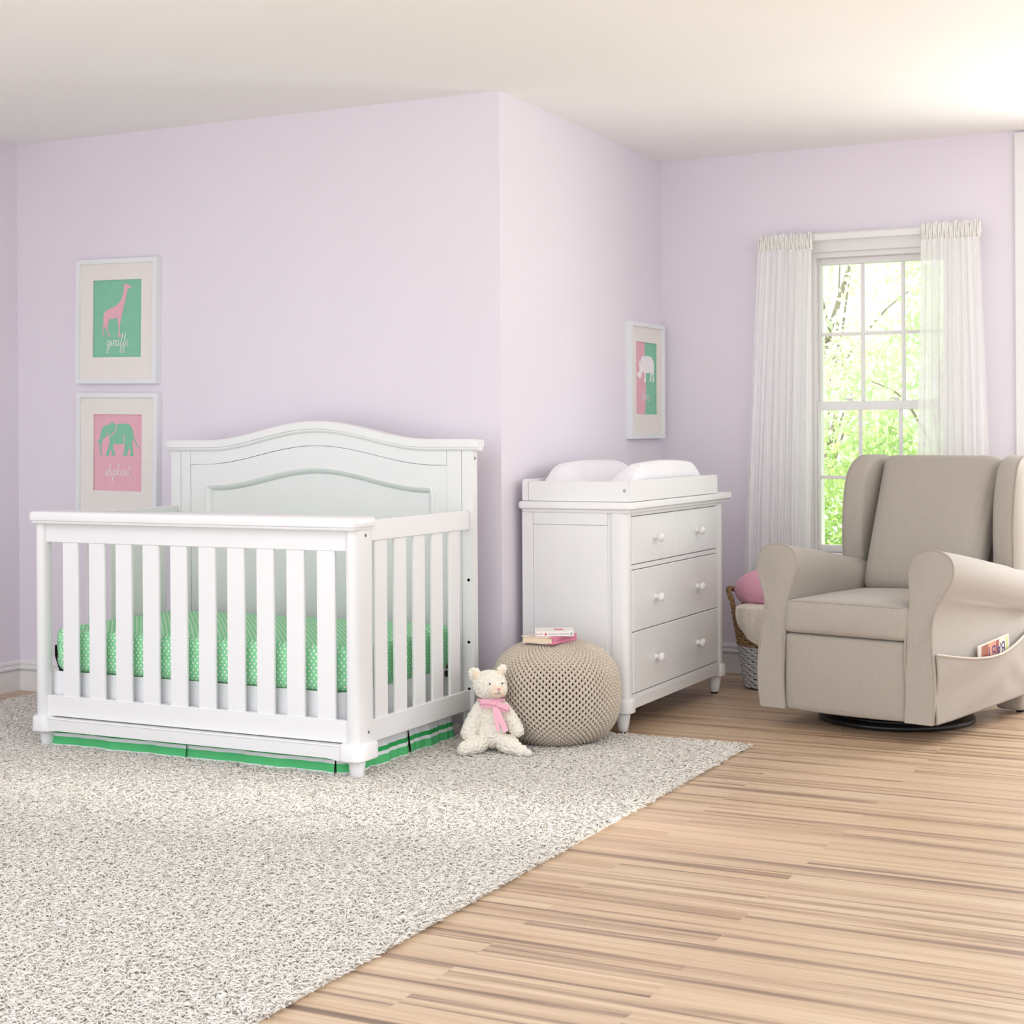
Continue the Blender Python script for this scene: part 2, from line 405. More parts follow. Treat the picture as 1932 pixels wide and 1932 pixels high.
bprof = [(0, 0), (0.017, 0), (0.017, 0.090), (0.019, 0.094), (0.011, 0.097), (0.011, 0.099), (0.023, 0.103), (0.022, 0.113), (0.012, 0.119), (0.012, 0.123), (0.017, 0.126), (0.015, 0.137), (0.007, 0.142), (0, 0.142)]
def baseboard(name, p0, p1, nrm):
    g = Geo(); r = []
    for p in (p0, p1): r.append([(p[0] + nrm[0] * d, p[1] + nrm[1] * d, z) for d, z in bprof])
    g.loft(r); struct(g.build(name, TRIM))
baseboard('baseboard_back', (XL, YB - 0.0), (XO, YB - 0.0), (0, -1))
baseboard('baseboard_left', (XL, 1.5), (XL, YB), (1, 0))
baseboard('baseboard_side', (XO, YB), (XI, YW), (1, 0))
baseboard('baseboard_right', (XI, YW), (-1.22, YW), (0, -1))
struct(Geo().box(-1.214, -1.02, YW - 0.022, YW, 0, CH - 0.01, 0.003).build('trim_1', TRIM))

# ---------------------------------------------------------------- window
W = bpy.data.objects.new('window_1', None); COL.objects.link(W); W.location = (-1.84, YW, wz0); struct(W)
def wpart(g, name, m=TRIM, par=None, sm=False): return g.build(name, m, par or W, sm, off=parent_off(par or W))
g = Geo()
for a in ((wx0 - 0.085, wx0 + 0.005, wz0 - 0.02, 2.05), (wx1 - 0.005, wx1 + 0.085, wz0 - 0.02, 2.05)): g.box(a[0], a[1], YW - 0.02, YW, a[2], a[3], 0.004)
g.box(wx0 - 0.09, wx1 + 0.09, YW - 0.022, YW, 2.045, 2.135, 0.003)
g.box(wx0 - 0.10, wx1 + 0.10, YW - 0.03, YW, 2.115, 2.14, 0.004)
wpart(g, 'window_casing')
g = Geo()
g.box(wx0, wx0 + 0.02, YW, YW + 0.14, wz0, wz1); g.box(wx1 - 0.02, wx1, YW, YW + 0.14, wz0, wz1)
g.box(wx0 + 0.02, wx1 - 0.02, YW, YW + 0.14, wz1 - 0.035, wz1); g.box(wx0 + 0.02, wx1 - 0.02, YW, YW + 0.14, wz0, wz0 + 0.02)
wpart(g, 'window_jamb')
g = Geo(); g.box(wx0 - 0.11, wx1 + 0.11, YW - 0.05, YW + 0.02, wz0 - 0.005, wz0 + 0.02, 0.005); g.box(wx0 - 0.08, wx1 + 0.08, YW - 0.018, YW, wz0 - 0.085, wz0 - 0.005, 0.004)
wpart(g, 'window_sill')
def sash(name, y, z0, z1, rail_t, rail_b, hz, mx):
    g = Geo(); x0, x1 = wx0 + 0.02, wx1 - 0.02; st = 0.012
    g.box(x0, x0 + st, y, y + 0.03, z0, z1); g.box(x1 - st, x1, y, y + 0.03, z0, z1)
    g.box(x0 + st, x1 - st, y, y + 0.03, z0, z0 + rail_b); g.box(x0 + st, x1 - st, y, y + 0.03, z1 - rail_t, z1)
    s_ = wpart(g, name)
    for xm in mx: wpart(Geo().box(xm - 0.008, xm + 0.008, y + 0.006, y + 0.024, z0 + rail_b, z1 - rail_t), 'muntin', TRIM, s_)
    g = Geo(); g.box(x0 + st, x1 - st, y + 0.007, y + 0.023, hz - 0.008, hz + 0.008); wpart(g, 'muntin', TRIM, s_)
    wpart(Geo().box(x0 + 0.006, x1 - 0.006, y + 0.013, y + 0.017, z0 + 0.01, z1 - 0.01, 0.0005), 'pane', GLASS, s_)
    return s_
sash('upper_sash', YW + 0.05, 1.29, 2.02, 0.03, 0.035, 1.655, (-1.932, -1.738))
sl = sash('lower_sash', YW + 0.015, 0.605, 1.330, 0.042, 0.035, 0.965, (-1.938, -1.745))
for x in (-1.985, -1.765):
    g = Geo(); g.lathe([(0.012, 0), (0.012, 0.006), (0.008, 0.010)], (x, YW + 0.03, 1.331), n=16); g.box(x - 0.03, x + 0.012, YW + 0.022, YW + 0.034, 1.337, 1.345, 0.003)
    wpart(g, 'sash_lock', TRIM, None)

W2 = bpy.data.objects.new('added_window', None); COL.objects.link(W2); W2.location = (-0.2, YW, wz0); struct(W2)  # added window, out of view, built around the side fill lamp
g = Geo()
for a in ((sx0 - 0.085, sx0 + 0.005, wz0 - 0.02, 2.05), (sx1 - 0.005, sx1 + 0.085, wz0 - 0.02, 2.05)): g.box(a[0], a[1], YW - 0.02, YW, a[2], a[3], 0.004)
g.box(sx0 - 0.09, sx1 + 0.09, YW - 0.022, YW, 2.045, 2.135, 0.003); wpart(g, 'window_casing', TRIM, W2)
wpart(Geo().box(sx0 - 0.11, sx1 + 0.11, YW - 0.05, YW + 0.02, wz0 - 0.005, wz0 + 0.02, 0.005), 'window_sill', TRIM, W2)
g = Geo()
g.box(sx0, sx0 + 0.04, YW + 0.03, YW + 0.06, wz0 + 0.02, wz1); g.box(sx1 - 0.04, sx1, YW + 0.03, YW + 0.06, wz0 + 0.02, wz1)
for z in (wz0 + 0.02, 1.29, wz1 - 0.05): g.box(sx0 + 0.04, sx1 - 0.04, YW + 0.03, YW + 0.06, z, z + 0.05)
wpart(g, 'sash', TRIM, W2)

# curtain rod and the two sheers
g = Geo(); g.box(-2.378, -1.362, 7.487, 7.495, 2.093, 2.124, 0.002)
for x in (-2.376, -1.364): g.box(x - 0.003, x + 0.003, 7.487, YW - 0.0005, 2.093, 2.124, 0.001)
rod = g.build('curtain_rod', TRIM); origin(rod, (-1.87, 7.49, 2.11)); tag(rod, 'flat white curtain rod bridging the window top between the sheer curtains', 'curtain rod')
def sheer(x0t, x1t, x0b, x1b, ztop, zbot, seed, label):
    rs = random.Random(seed); ph = [rs.uniform(0, 6.28) for _ in range(8)]
    root = thing('sheer_curtain', label, 'curtain', ((x0t + x1t) / 2, 7.49, zbot), group='sheer curtains at the window')
    def dep(u, amp, v):
        return amp * (0.55 * math.sin(2 * PI * 9 * u + ph[0]) + 0.3 * math.sin(2 * PI * 15 * u + ph[1]) + 0.10 * math.sin(2 * PI * 23 * u + ph[2] + v))
    def fn(u, v):
        z = ztop - 0.062 + (zbot - ztop + 0.062) * v
        e = 1 - (1 - v) ** 1.6
        x = (x0t + (x0b - x0t) * e) * (1 - u) + (x1t + (x1b - x1t) * e) * u
        return (x + 0.004 * math.sin(5 * v + 30 * u), 7.468 + dep(u, 0.007 + 0.009 * v, v), z)
    Geo().grid(fn, 260, 40).build('drape', SHEER, root, True, 80)
    def fh(u, v):   # gathered rod pocket with its ruffle
        x = x0t + (x1t - x0t) * u; z = ztop - 0.066 + 0.078 * v
        z += (0.006 * math.sin(2 * PI * 6 * u + ph[4]) + 0.003 * math.sin(2 * PI * 17 * u + ph[5])) * (v if v > 0.8 else 0)
        puff = 0.010 * math.sin(PI * min(1, v / 0.86))
        return (x, 7.474 - puff + 0.005 * math.sin(2 * PI * 26 * u + ph[3] + 2 * v) + 0.003 * math.sin(2 * PI * 41 * u), z)
    Geo().grid(fh, 300, 14).build('rod_pocket', HEADER, root, True, 80)
    return root
HEADER = mat('gathered_voile', rgb(250, 248, 245), 0.9, 0.05, 30, 0.5, 300, 0.003, 0.1)
sheer(-2.392, -2.126, -2.475, -2.150, 2.118, 0.03, 1, 'sheer white curtain left of the window, hanging behind the woven basket')
sheer(-1.613, -1.345, -1.650, -1.300, 2.128, 0.03, 5, 'sheer white curtain right of the window, hanging behind the armchair')

# ================================================================ crib
CR = thing('convertible_crib', 'white wooden crib with an arched solid headboard and slatted sides on the shag rug', 'crib', (-3.63, 5.08, 0))
def cp(g, name, m=WHITE, par=None, sm=False): return g.build(name, m, par or CR, sm)
xl, xr = -4.339, -2.905
cp(Geo().slab(-4.352, -2.893, 4.612, 4.765, 0.03, [(0.008, 0.858), (0.006, 0.861), (0.006, 0.866), (0.001, 0.869), (0, 0.874), (0, 0.892), (0.003, 0.898), (0.009, 0.902)], 8), 'front_rail_cap', sm=True)
for x0, x1, y1 in ((-4.339, -4.292, 4.697), (-2.957, -2.905, 4.755)):
    cp(Geo().slab(x0, x1, 4.638, y1, 0.025, [(0.001, 0.10), (0, 0.103), (0, 0.858)], 8), 'post', sm=True)
cp(Geo().box(-4.294, -2.957, 4.656, 4.676, 0.785, 0.858), 'top_rail')
cp(Geo().box(-4.294, -2.957, 4.656, 4.680, 0.130, 0.207), 'bottom_rail')
# apron with swept ends
pts = [(-4.275, 0.072)] + [(-4.275 + 0.055 * t, 0.072 + 0.006 * math.sin(PI / 2 * t)) for t in (0.3, 0.6, 1)] + [(-3.04 + 0.055 * t, 0.078 - 0.006 * (1 - math.cos(PI / 2 * t))) for t in (0, 0.4, 0.7, 1)] + [(-2.975, 0.072), (-2.975, 0.121), (-4.275, 0.121)]
g = Geo().prism(pts, 'y', 4.634, 4.672); g.slab(-4.275, -2.972, 4.631, 4.675, 0.004, [(0.001, 0.121), (0, 0.122), (0.003, 0.1255)], 3)
cp(g, 'apron')
for x0, x1 in ((-4.355, -4.262), (-2.984, -2.890)):
    cp(Geo().slab(x0, x1, 4.624, 4.772, 0.034, [(0.004, 0.070), (0, 0.074), (0, 0.120), (0.003, 0.126), (0.009, 0.130)], 8), 'post_collar', sm=True)
for x in (-4.314, -2.934): cp(Geo().lathe([(0.019, 0.0), (0.022, 0.003), (0.027, 0.04), (0.029, 0.062), (0.028, 0.0705)], (x, 4.682, 0.0)), 'foot', sm=True)
for i in range(10):
    x = -4.218 + i * 0.12633
    cp(Geo().box(x, x + 0.075, 4.660, 4.674, 0.205, 0.787, 0.002), 'slat')
for sgn, xs in ((1, -2.935), (-1, -4.336)):
    yf = 4.752 if sgn > 0 else 4.69
    cp(Geo().box(xs - 0.002, xs + 0.020, yf, 5.476, 0.815, 0.888, 0.003), 'side_top_rail')
    cp(Geo().box(xs - 0.002, xs + 0.018, yf, 5.476, 0.120, 0.197, 0.002), 'side_bottom_rail')
    if sgn > 0: cp(Geo().box(xs, xs + 0.014, 4.752, 4.768, 0.197, 0.815, 0.001), 'side_stile')
    for i in range(5):
        y = 4.788 + i * 0.1345
        cp(Geo().box(xs + 0.001, xs + 0.013, y, y + 0.083, 0.195, 0.817, 0.002), 'side_slat')
# headboard
XC = -3.62
def ctop(x, base, rise, half):
    t = min(1.0, abs(x - XC) / half); return base + rise * (0.5 + 0.5 * math.cos(PI * t))
def strip(g, x0, x1, flo, fhi, y0, y1, n=48):
    rings = []
    for i in range(n + 1):
        x = x0 + (x1 - x0) * i / n; rings.append([(x, y0, flo(x)), (x, y0, fhi(x)), (x, y1, fhi(x)), (x, y1, flo(x))])
    return g.loft(rings)
HF, HB = 5.477, 5.512
capf = lambda x: ctop(x, 1.124, 0.075, 0.53)
seam = lambda x: ctop(x, 1.063, 0.077, 0.56)
arch = lambda x: ctop(x, 0.972, 0.074, 0.52)
g = Geo()
rings = []
prof = [(0.004, -0.004), (-0.001, 0.002), (0, 0.008), (-0.008, 0.010), (-0.008, 0.036), (-0.003, 0.041), (0.052, 0.041), (0.056, 0.036), (0.056, 0.010), (0.048, 0.008), (0.046, -0.004)]
for i in range(81):
    x = -4.368 + (4.368 - 2.873) * i / 80; e = 0.004 if i in (0, 80) else 0
    rings.append([(x, 5.466 + a + (e if a < 0.03 else -e), capf(x) + h - (e if h > 0.02 else 0)) for a, h in prof])
g.loft(rings); cp(g, 'headboard_cap', sm=True)
for x0, x1 in ((-4.352, -4.302), (-4.3, -4.2515)): cp(strip(Geo(), x0, x1, lambda x: 0.0 if x0 < -4.34 else 0.12, capf, HF, HB, 2), 'headboard_stile')
for x0, x1 in ((-3.014, -2.951), (-2.949, -2.900)): cp(strip(Geo(), x0, x1, lambda x: 0.0 if x0 > -2.95 else 0.12, capf, HF, HB, 2), 'headboard_stile')
cp(strip(Geo(), -4.25, -3.016, lambda x: seam(x) + 0.001, capf, HF + 0.0005, HB), 'headboard_crest')
cp(strip(Geo(), -4.25, -3.016, arch, lambda x: seam(x) - 0.001, HF + 0.003, HB), 'headboard_arch_rail')
g = Geo(); strip(g, -4.25, -4.165, lambda x: 0.12, arch, HF + 0.003, HB, 2); strip(g, -3.082, -3.016, lambda x: 0.12, arch, HF + 0.003, HB, 8)
strip(g, -4.165, -3.082, lambda x: 0.12, lambda x: 0.20, HF + 0.003, HB, 2); cp(g, 'headboard_inner_frame')
cp(strip(Geo(), -4.17, -3.078, lambda x: 0.19, lambda x: arch(x) + 0.008, HF + 0.019, HB - 0.003), 'headboard_panel')
# moulding running round the panel opening
path = [(-4.163, 0.21)] + [(-4.163, z) for z in np.linspace(0.3, 0.955, 4)] + [(x, arch(x) - 0.001) for x in np.linspace(-4.160, -3.090, 50)] + [(-3.086, z) for z in np.linspace(0.955, 0.3, 4)] + [(-3.086, 0.21)]
g = Geo(); rings = []
for i, (x, z) in enumerate(path):
    a = np.array(path[max(i - 1, 0)]); b = np.array(path[min(i + 1, len(path) - 1)]); t = (b - a) / np.linalg.norm(b - a); nn = np.array([t[1], -t[0]])
    rings.append([(x + nn[0] * d, HF + y, z + nn[1] * d) for d, y in ((-0.012, 0.010), (-0.012, -0.001), (-0.004, -0.004), (0.004, -0.001), (0.018, 0.017), (0.018, 0.021), (0.0, 0.021))])
g.loft(rings); cp(g, 'panel_moulding', sm=True)
for p in ((-2.8985, 4.70, 0.838), (-2.8985, 4.712, 0.163)):
    s_ = cp(Geo().lathe([(0.0055, 0), (0.0055, -0.001), (0.0045, -0.006)], (p[0] - 0.006, p[1], p[2]), 'x', 14), 'bolt', HOLE)
    cp(Geo().lathe([(0.0025, -0.0015), (0.0025, 0.0012)], (p[0] - 0.006, p[1], p[2]), 'x', 10), 'bolt_head', STEEL, s_)
for z in (0.38, 0.62, 0.20, 1.09): cp(Geo().lathe([(0.006, 0.0), (0.006, 0.002), (0.004, 0.003)], (-2.9 if z == 1.09 else -2.922, 5.494 if z == 1.09 else 5.477, z), 'x' if z == 1.09 else 'y', 14), 'bolt_cover', STEEL)
# black mattress frame with corner brackets
g = Geo()
for a in ((-4.25, -3.01, 4.745, 4.77), (-4.25, -3.01, 5.37, 5.395), (-4.25, -4.225, 4.77, 5.37), (-3.035, -3.01, 4.77, 5.37)): g.box(*a, 0.262, 0.278, 0.002)
cp(g, 'mattress_frame', BLACKCL)
for x, sx in ((-4.318, 1), (-2.952, -1)):
    for y in (4.738, 5.45):
        yy = 4.73 if y < 5 else 5.41
        g = Geo()
        g.loft([[(x, y - 0.012, 0.385), (x, y + 0.012, 0.385), (x + sx * 0.003, y + 0.012, 0.385), (x + sx * 0.003, y - 0.012, 0.385)],
                [(x, y - 0.012, 0.345), (x, y + 0.012, 0.345), (x + sx * 0.004, y + 0.012, 0.345), (x + sx * 0.004, y - 0.012, 0.345)],
                [(x + sx * 0.035, yy - 0.012, 0.277), (x + sx * 0.035, yy + 0.012, 0.277), (x + sx * 0.05, yy + 0.012, 0.277), (x + sx * 0.05, yy - 0.012, 0.277)]])
        g.box(min(x, x + sx * 0.05) , max(x, x + sx * 0.05), yy - 0.014, yy + 0.014, 0.255, 0.277, 0.003)
        cp(g, 'corner_bracket', BLACKCL)

# mattress in its fitted sheet
def matfn(p, u):
    x, y, z = p
    pinch = 0.012 * (abs(u[0]) ** 8) * (abs(u[1]) ** 8)
    z += 0.012 * (1 - u[0] ** 2) * (1 - u[1] ** 2) * max(u[2], 0)
    w = 0.0035 * math.sin(38 * x + 9 * z) * math.sin(17 * z * 6) if abs(u[2]) < 0.95 else 0
    tuck = 0.014 * max(0, -u[2] - 0.4)
    return (x - math.copysign(pinch + tuck, x), y - math.copysign(pinch + tuck, y) + w, z)
mt = Geo().rbox((-3.637, 5.064, 0.367), (1.355, 0.732, 0.173), 0.03, 22, matfn).build('crib_mattress', DOTS, None, True, 60)
uvl = mt.data.uv_layers.new(name='UVMap')
for p in mt.data.polygons:
    n = p.normal
    for li in p.loop_indices:
        c = mt.data.vertices[mt.data.loops[li].vertex_index].co
        uvl.data[li].uv = (c.x, c.y) if abs(n.z) > 0.75 else ((c.y, c.z) if abs(n.x) > abs(n.y) else (c.x, c.z))
origin(mt, (-3.637, 5.062, 0.2805)); tag(mt, 'crib mattress in a green fitted sheet with white polka dots, inside the white crib', 'mattress')

# dust ruffle
SK = thing('crib_skirt', 'white cotton crib skirt with green bands, hanging below the mattress down to the rug', 'bed skirt', (-3.63, 5.08, 0))
def panel(x0, y0, x1, y1, nx, ny, bulge, seed):
    rs = random.Random(seed); a, b, c = [rs.uniform(0, 6.28) for _ in range(3)]
    def fn(u, v):
        x = x0 + (x1 - x0) * u; y = y0 + (y1 - y0) * u; d = bulge * math.sin(PI * u) * v + (0.005 * math.sin(14 * u + a) + 0.003 * math.sin(33 * u + b)) * (0.1 + v * v) + 0.001 * math.sin(60 * u + c)
        d += 0.016 * v * v
        return (x + nx * d, y + ny * d, 0.293 - (0.286 - 0.003 * math.sin(7 * u + a)) * v)
    return Geo().grid(fn, 70, 24).build('skirt_panel', SKIRT, SK, True, 70)
panel(-4.304, 4.699, -3.662, 4.700, 0, -1, 0.003, 1); panel(-3.674, 4.705, -3.025, 4.699, 0, -1, 0.003, 2)
panel(-2.985, 4.75, -2.985, 5.10, 1, 0, 0.012, 3); panel(-2.986, 5.103, -2.985, 5.435, 1, 0, 0.010, 4)
panel(-4.29, 4.75, -4.29, 5.42, -1, 0, 0.004, 6)
def pleat(u, v): return (-3.032 + 0.050 * math.sin(PI / 2 * u) + 0.014 * v * v, 4.697 + 0.055 * (1 - math.cos(PI / 2 * u)) - 0.012 * v * v, 0.293 - 0.285 * v)
Geo().grid(pleat, 10, 10).build('skirt_corner', SKIRT, SK, True, 70)
Geo().grid(lambda u, v: (-3.005 - 0.0 * v, 5.085 + 0.045 * u, 0.26 - 0.25 * v), 6, 6).build('skirt_pleat', SKIRT, SK, True, 70)

# ================================================================ dresser
DR = thing('dresser', 'white four-drawer dresser with round knobs standing in the wall recess behind the knitted pouf', 'dresser', (-2.63, 6.42, 0))
def dp(g, name, m=WHITE, par=None, sm=False): return g.build(name, m, par or DR, sm)
dp(Geo().slab(-2.878, -2.383, 5.812, 7.040, 0.022, [(0.016, 0.868), (0.013, 0.872), (0.013, 0.880), (0.004, 0.882), (0, 0.886), (0, 0.904), (0.003, 0.910), (0.008, 0.912)], 6), 'dresser_top', sm=True)
g = Geo(); g.box(-2.863, -2.432, 5.840, 6.99, 0.11, 0.868); dp(g, 'carcass')
g = Geo(); g.box(-2.865, -2.816, 5.830, 5.842, 0.10, 0.868); g.box(-2.815, -2.492, 5.830, 5.842, 0.820, 0.868); g.box(-2.815, -2.492, 5.8325, 5.842, 0.12, 0.819, 0.001); dp(g, 'side_panel')
g = Geo(); g.box(-2.815, -2.492, 5.828, 5.842, 0.098, 0.16); dp(g, 'side_apron')
for y in (5.864, 6.945):
    dp(Geo().slab(-2.490, -2.408, y - 0.034, y + 0.034, 0.026, [(0, 0.13), (0, 0.868)], 8), 'post', sm=True)
    dp(Geo().slab(-2.502, -2.396, y - 0.044, y + 0.044, 0.034, [(0.003, 0.082), (0, 0.085), (0, 0.126), (0.003, 0.132), (0.010, 0.137)], 8), 'post_collar', sm=True)
    dp(Geo().lathe([(0.017, 0.008), (0.019, 0.010), (0.0235, 0.030), (0.029, 0.062), (0.031, 0.0825)], (-2.443, y, 0)), 'foot', sm=True)
    dp(Geo().lathe([(0.0165, 0.0), (0.0165, 0.0078)], (-2.443, y, 0)), 'floor_glide', BLACK, sm=True)
for y in (5.864, 6.945):
    dp(Geo().lathe([(0.017, 0.0), (0.0235, 0.030), (0.031, 0.11)], (-2.835, y, 0)), 'foot', sm=True)
g = Geo(); g.box(-2.43, -2.407, 5.90, 6.91, 0.094, 0.140); g.box(-2.43, -2.410, 5.90, 6.91, 0.140, 0.149); dp(g, 'front_apron')
dp(Geo().box(-2.43, -2.414, 5.898, 6.911, 0.642, 0.660), 'drawer_rail'); dp(Geo().box(-2.43, -2.412, 5.898, 6.911, 0.855, 0.868), 'upper_rail')
for y0, y1, z0, z1, kn in ((5.901, 6.386, 0.6635, 0.8515, (6.146,)), (6.3885, 6.9085, 0.6635, 0.8515, (6.64,)), (5.901, 6.9085, 0.3965, 0.6385, (6.146, 6.64)), (5.901, 6.9085, 0.1525, 0.3925, (6.146, 6.64))):
    d = dp(Geo().box(-2.4318, -2.412, y0, y1, z0, z1, 0.0025), 'drawer')
    for y in kn:
        z = (z0 + z1) / 2 - (0.004 if z1 < 0.8 else 0)
        dp(Geo().lathe([(0.0125, 0), (0.0115, 0.003), (0.0085, 0.008), (0.009, 0.012), (0.0145, 0.0155), (0.0180, 0.021), (0.0186, 0.026), (0.0165, 0.032), (0.010, 0.036), (0.003, 0.0375)], (-2.412, y, z), 'x', 20), 'knob', WHITE, d, True)

CT = thing('changing_tray', 'white wooden changing tray on top of the dresser', 'changing tray', (-2.625, 6.34, 0.912))
def rside(a0, a1, r=0.02, z0=0.914, z1=0.996):   # outline with rounded upper corners
    return [(a0, z0), (a1, z0)] + [(a1 - r + r * math.cos(t), z1 - r + r * math.sin(t)) for t in np.linspace(0, PI / 2, 6)] + [(a0 + r + r * math.cos(t), z1 - r + r * math.sin(t)) for t in np.linspace(PI / 2, PI, 6)]
Geo().prism([(-2.835, 0.9135), (-2.401, 0.9135), (-2.401, 0.992), (-2.835, 0.992)], 'y', 5.834, 5.848).build('end_board', WHITE, CT)
Geo().prism([(-2.835, 0.9135), (-2.401, 0.9135), (-2.401, 0.992), (-2.835, 0.992)], 'y', 6.826, 6.840).build('end_board', WHITE, CT)
Geo().prism(rside(5.832, 6.845), 'x', -2.400, -2.388).build('front_board', WHITE, CT)
Geo().prism(rside(5.822, 6.850, z1=1.000), 'x', -2.858, -2.836).build('back_board', WHITE, CT)
Geo().box(-2.835, -2.401, 5.849, 6.825, 0.9135, 0.922).build('base_board', WHITE, CT)
Geo().lathe([(0.0065, 0.0), (0.0065, -0.0015), (0.004, -0.002)], (-2.418, 5.834, 0.957), 'y', 16).build('bolt', CHROME, CT, True)
def padfn(u, v):
    x = -2.828 + 0.418 * u; y = 5.862 + 0.95 * v; s = abs(2 * u - 1)
    e = min(1, min(v, 1 - v) / 0.20); e = e * e * (3 - 2 * e)
    lo = 0.965; side = 0.104 * math.sin(PI * min(1, max(0, (s - 0.18) / 0.82)) ** 1.15 * 0.72 + 0.0) 
    sd = min(1, (1 - s) / 0.10); sd = math.sqrt(max(0, 1 - (1 - sd) ** 2))
    yy = 1 - 0.55 * (2 * v - 1) ** 2
    z = 0.925 + (lo - 0.925 + side * e * (0.55 + 0.45 * yy)) * (0.25 + 0.75 * sd) * (0.3 + 0.7 * min(1, min(v, 1 - v) / 0.03))
    z += 0.0012 * math.sin(2 * PI * y / 0.013) * math.sin(2 * PI * x / 0.02 + (math.floor(y / 0.0065) % 2) * PI)
    return (x, y, z)
g = Geo().grid(padfn, 80, 300)
pd = g.build('changing_pad', TERRY, None, True, 70)
sol = pd.modifiers.new('s', 'SOLIDIFY'); sol.thickness = 0.003; sol.offset = -1
origin(pd, (-2.62, 6.34, 0.9225)); tag(pd, 'contoured changing pad in a textured white cover, lying in the changing tray', 'changing pad')

# ================================================================ pictures
GLY = {
 'g': (0.85, [[(.55, .85), (.25, 1), (0, .5), (.2, .02), (.5, .4), (.6, .95), (.58, 0), (.45, -.95), (.2, -1.15), (.08, -.8), (.45, -.25), (.9, .2)]]),
 'i': (0.5, [[(0, .2), (.2, .95), (.18, .25), (.32, 0), (.5, .2)], [(.24, 1.45), (.27, 1.5)]]),
 'r': (0.7, [[(0, .2), (.18, 1.05), (.28, .82), (.52, .92), (.45, .3), (.58, 0), (.72, .2)]]),
 'a': (0.85, [[(.55, .85), (.25, 1), (0, .5), (.2, .02), (.5, .4), (.6, .95), (.56, .3), (.7, 0), (.88, .2)]]),
 'f': (0.62, [[(0, .2), (.38, 1.3), (.48, 2.1), (.33, 1.9), (.27, .4), (.24, -.9), (.38, -1.15), (.48, -.6), (.35, .0), (.66, .25)]]),
 'e': (0.66, [[(0, .3), (.4, .6), (.38, .98), (.15, .9), (.03, .4), (.2, 0), (.48, .08), (.7, .3)]]),
 'l': (0.5, [[(0, .2), (.4, 1.4), (.38, 2.1), (.2, 1.9), (.12, .4), (.28, 0), (.52, .2)]]),
 'p': (0.85, [[(0, .3), (.22, .95), (.14, 0), (.0, -1.05), (-.1, -.95), (.15, .2), (.42, .95), (.65, .7), (.55, .1), (.3, .08), (.88, .25)]]),
 'h': (0.85, [[(0, .2), (.34, 1.5), (.34, 2.1), (.17, 1.8), (.08, 0), (.25, .75), (.48, .95), (.55, .5), (.55, .12), (.7, 0), (.88, .2)]]),
 'n': (0.85, [[(0, .3), (.15, .95), (.12, 0), (.3, .8), (.5, .95), (.56, .3), (.7, 0), (.88, .2)]]),
 't': (0.7, [[(0, .3), (.28, 1.2), (.34, 1.85), (.24, .4), (.42, 0), (.68, .2)], [(-.05, 1.4), (.75, 1.5)]]),
 'o': (0.75, [[(.3, .95), (.05, .6), (.15, .05), (.48, .2), (.48, .8), (.3, .95), (.55, .82), (.78, .9)]]),
}
def script(word, width):
    strokes = []; x = 0
    for ch in word:
        adv, st = GLY[ch]
        for s_ in st: strokes.append([(x + a + 0.12 * b, b) for a, b in s_])
        x += adv
    k = width / x
    return [[(a * k - width / 2, b * k) for a, b in s_] for s_ in strokes]
def flat_poly(poly, to3, th):
    g = Geo(); g.loft([[to3(u, v, 0.0) for u, v in poly], [to3(u, v, th) for u, v in poly]]); return g
def ribbon(g, pts, w, to3, th=0.0003):
    P = [np.array(p, float) for p in catmull(pts, 5)]; rings = []
    for i, p in enumerate(P):
        a = P[max(i - 1, 0)]; b = P[min(i + 1, len(P) - 1)]; t = b - a; t /= (np.linalg.norm(t) + 1e-9); nn = np.array([-t[1], t[0]]) * w / 2
        l, r = p + nn, p - nn; e = 0.0006 * i / len(P); rings.append([to3(l[0], l[1], e), to3(r[0], r[1], e), to3(r[0], r[1], th + e), to3(l[0], l[1], th + e)])
    g.loft(rings)
gir = [(825,465),(845,480),(852,478),(862,455),(872,474),(880,455),(884,472),(905,488),(940,500),(945,515),(925,522),(895,532),(880,548),(872,600),(862,660),(845,730),(828,790),(820,850),(800,930),(785,1010),(780,1090),(785,1150),(800,1195),(775,1208),(762,1205),(762,1150),(765,1080),(755,1000),(745,925),(700,950),(640,945),(620,990),(608,1050),(605,1090),(625,1150),(650,1195),(632,1197),(600,1130),(590,1060),(575,1100),(562,1050),(550,1060),(548,1130),(562,1192),(545,1192),(537,1130),(537,1050),(550,1010),(548,950),(550,890),(565,850),(600,820),(660,800),(720,770),(780,715),(810,650),(825,590),(835,520),(828,490)]
gir = [((x - 410) / 678, 1 - (y - 405) / 1080) for x, y in gir]
ele = [(470,840),(490,820),(512,800),(520,740),(535,670),(560,615),(600,597),(635,605),(650,575),(685,557),(720,575),(742,590),(820,580),(890,577),(935,595),(970,640),(988,700),(992,760),(1020,820),(1055,890),(1080,930),(1065,930),(1030,870),(990,795),(975,840),(978,910),(990,980),(1002,1050),(945,1050),(945,1030),(962,1010),(950,960),(935,925),(910,980),(905,1045),(850,1040),(838,1020),(862,1000),(870,940),(865,870),(800,878),(710,872),(698,930),(720,990),(738,1040),(682,1040),(690,1020),(680,980),(662,950),(650,985),(645,1045),(588,1040),(610,1010),(630,940),(650,870),(655,820),(645,770),(620,750),(590,775),(555,790),(540,850),(530,920),(530,990),(542,1040),(525,1040),(512,990),(510,910),(508,850),(480,858),(470,850)]
eu = lambda x, y: ((x - 428) / 698, 1 - (y - 436 - (x - 428) * 0.02) / 1112)
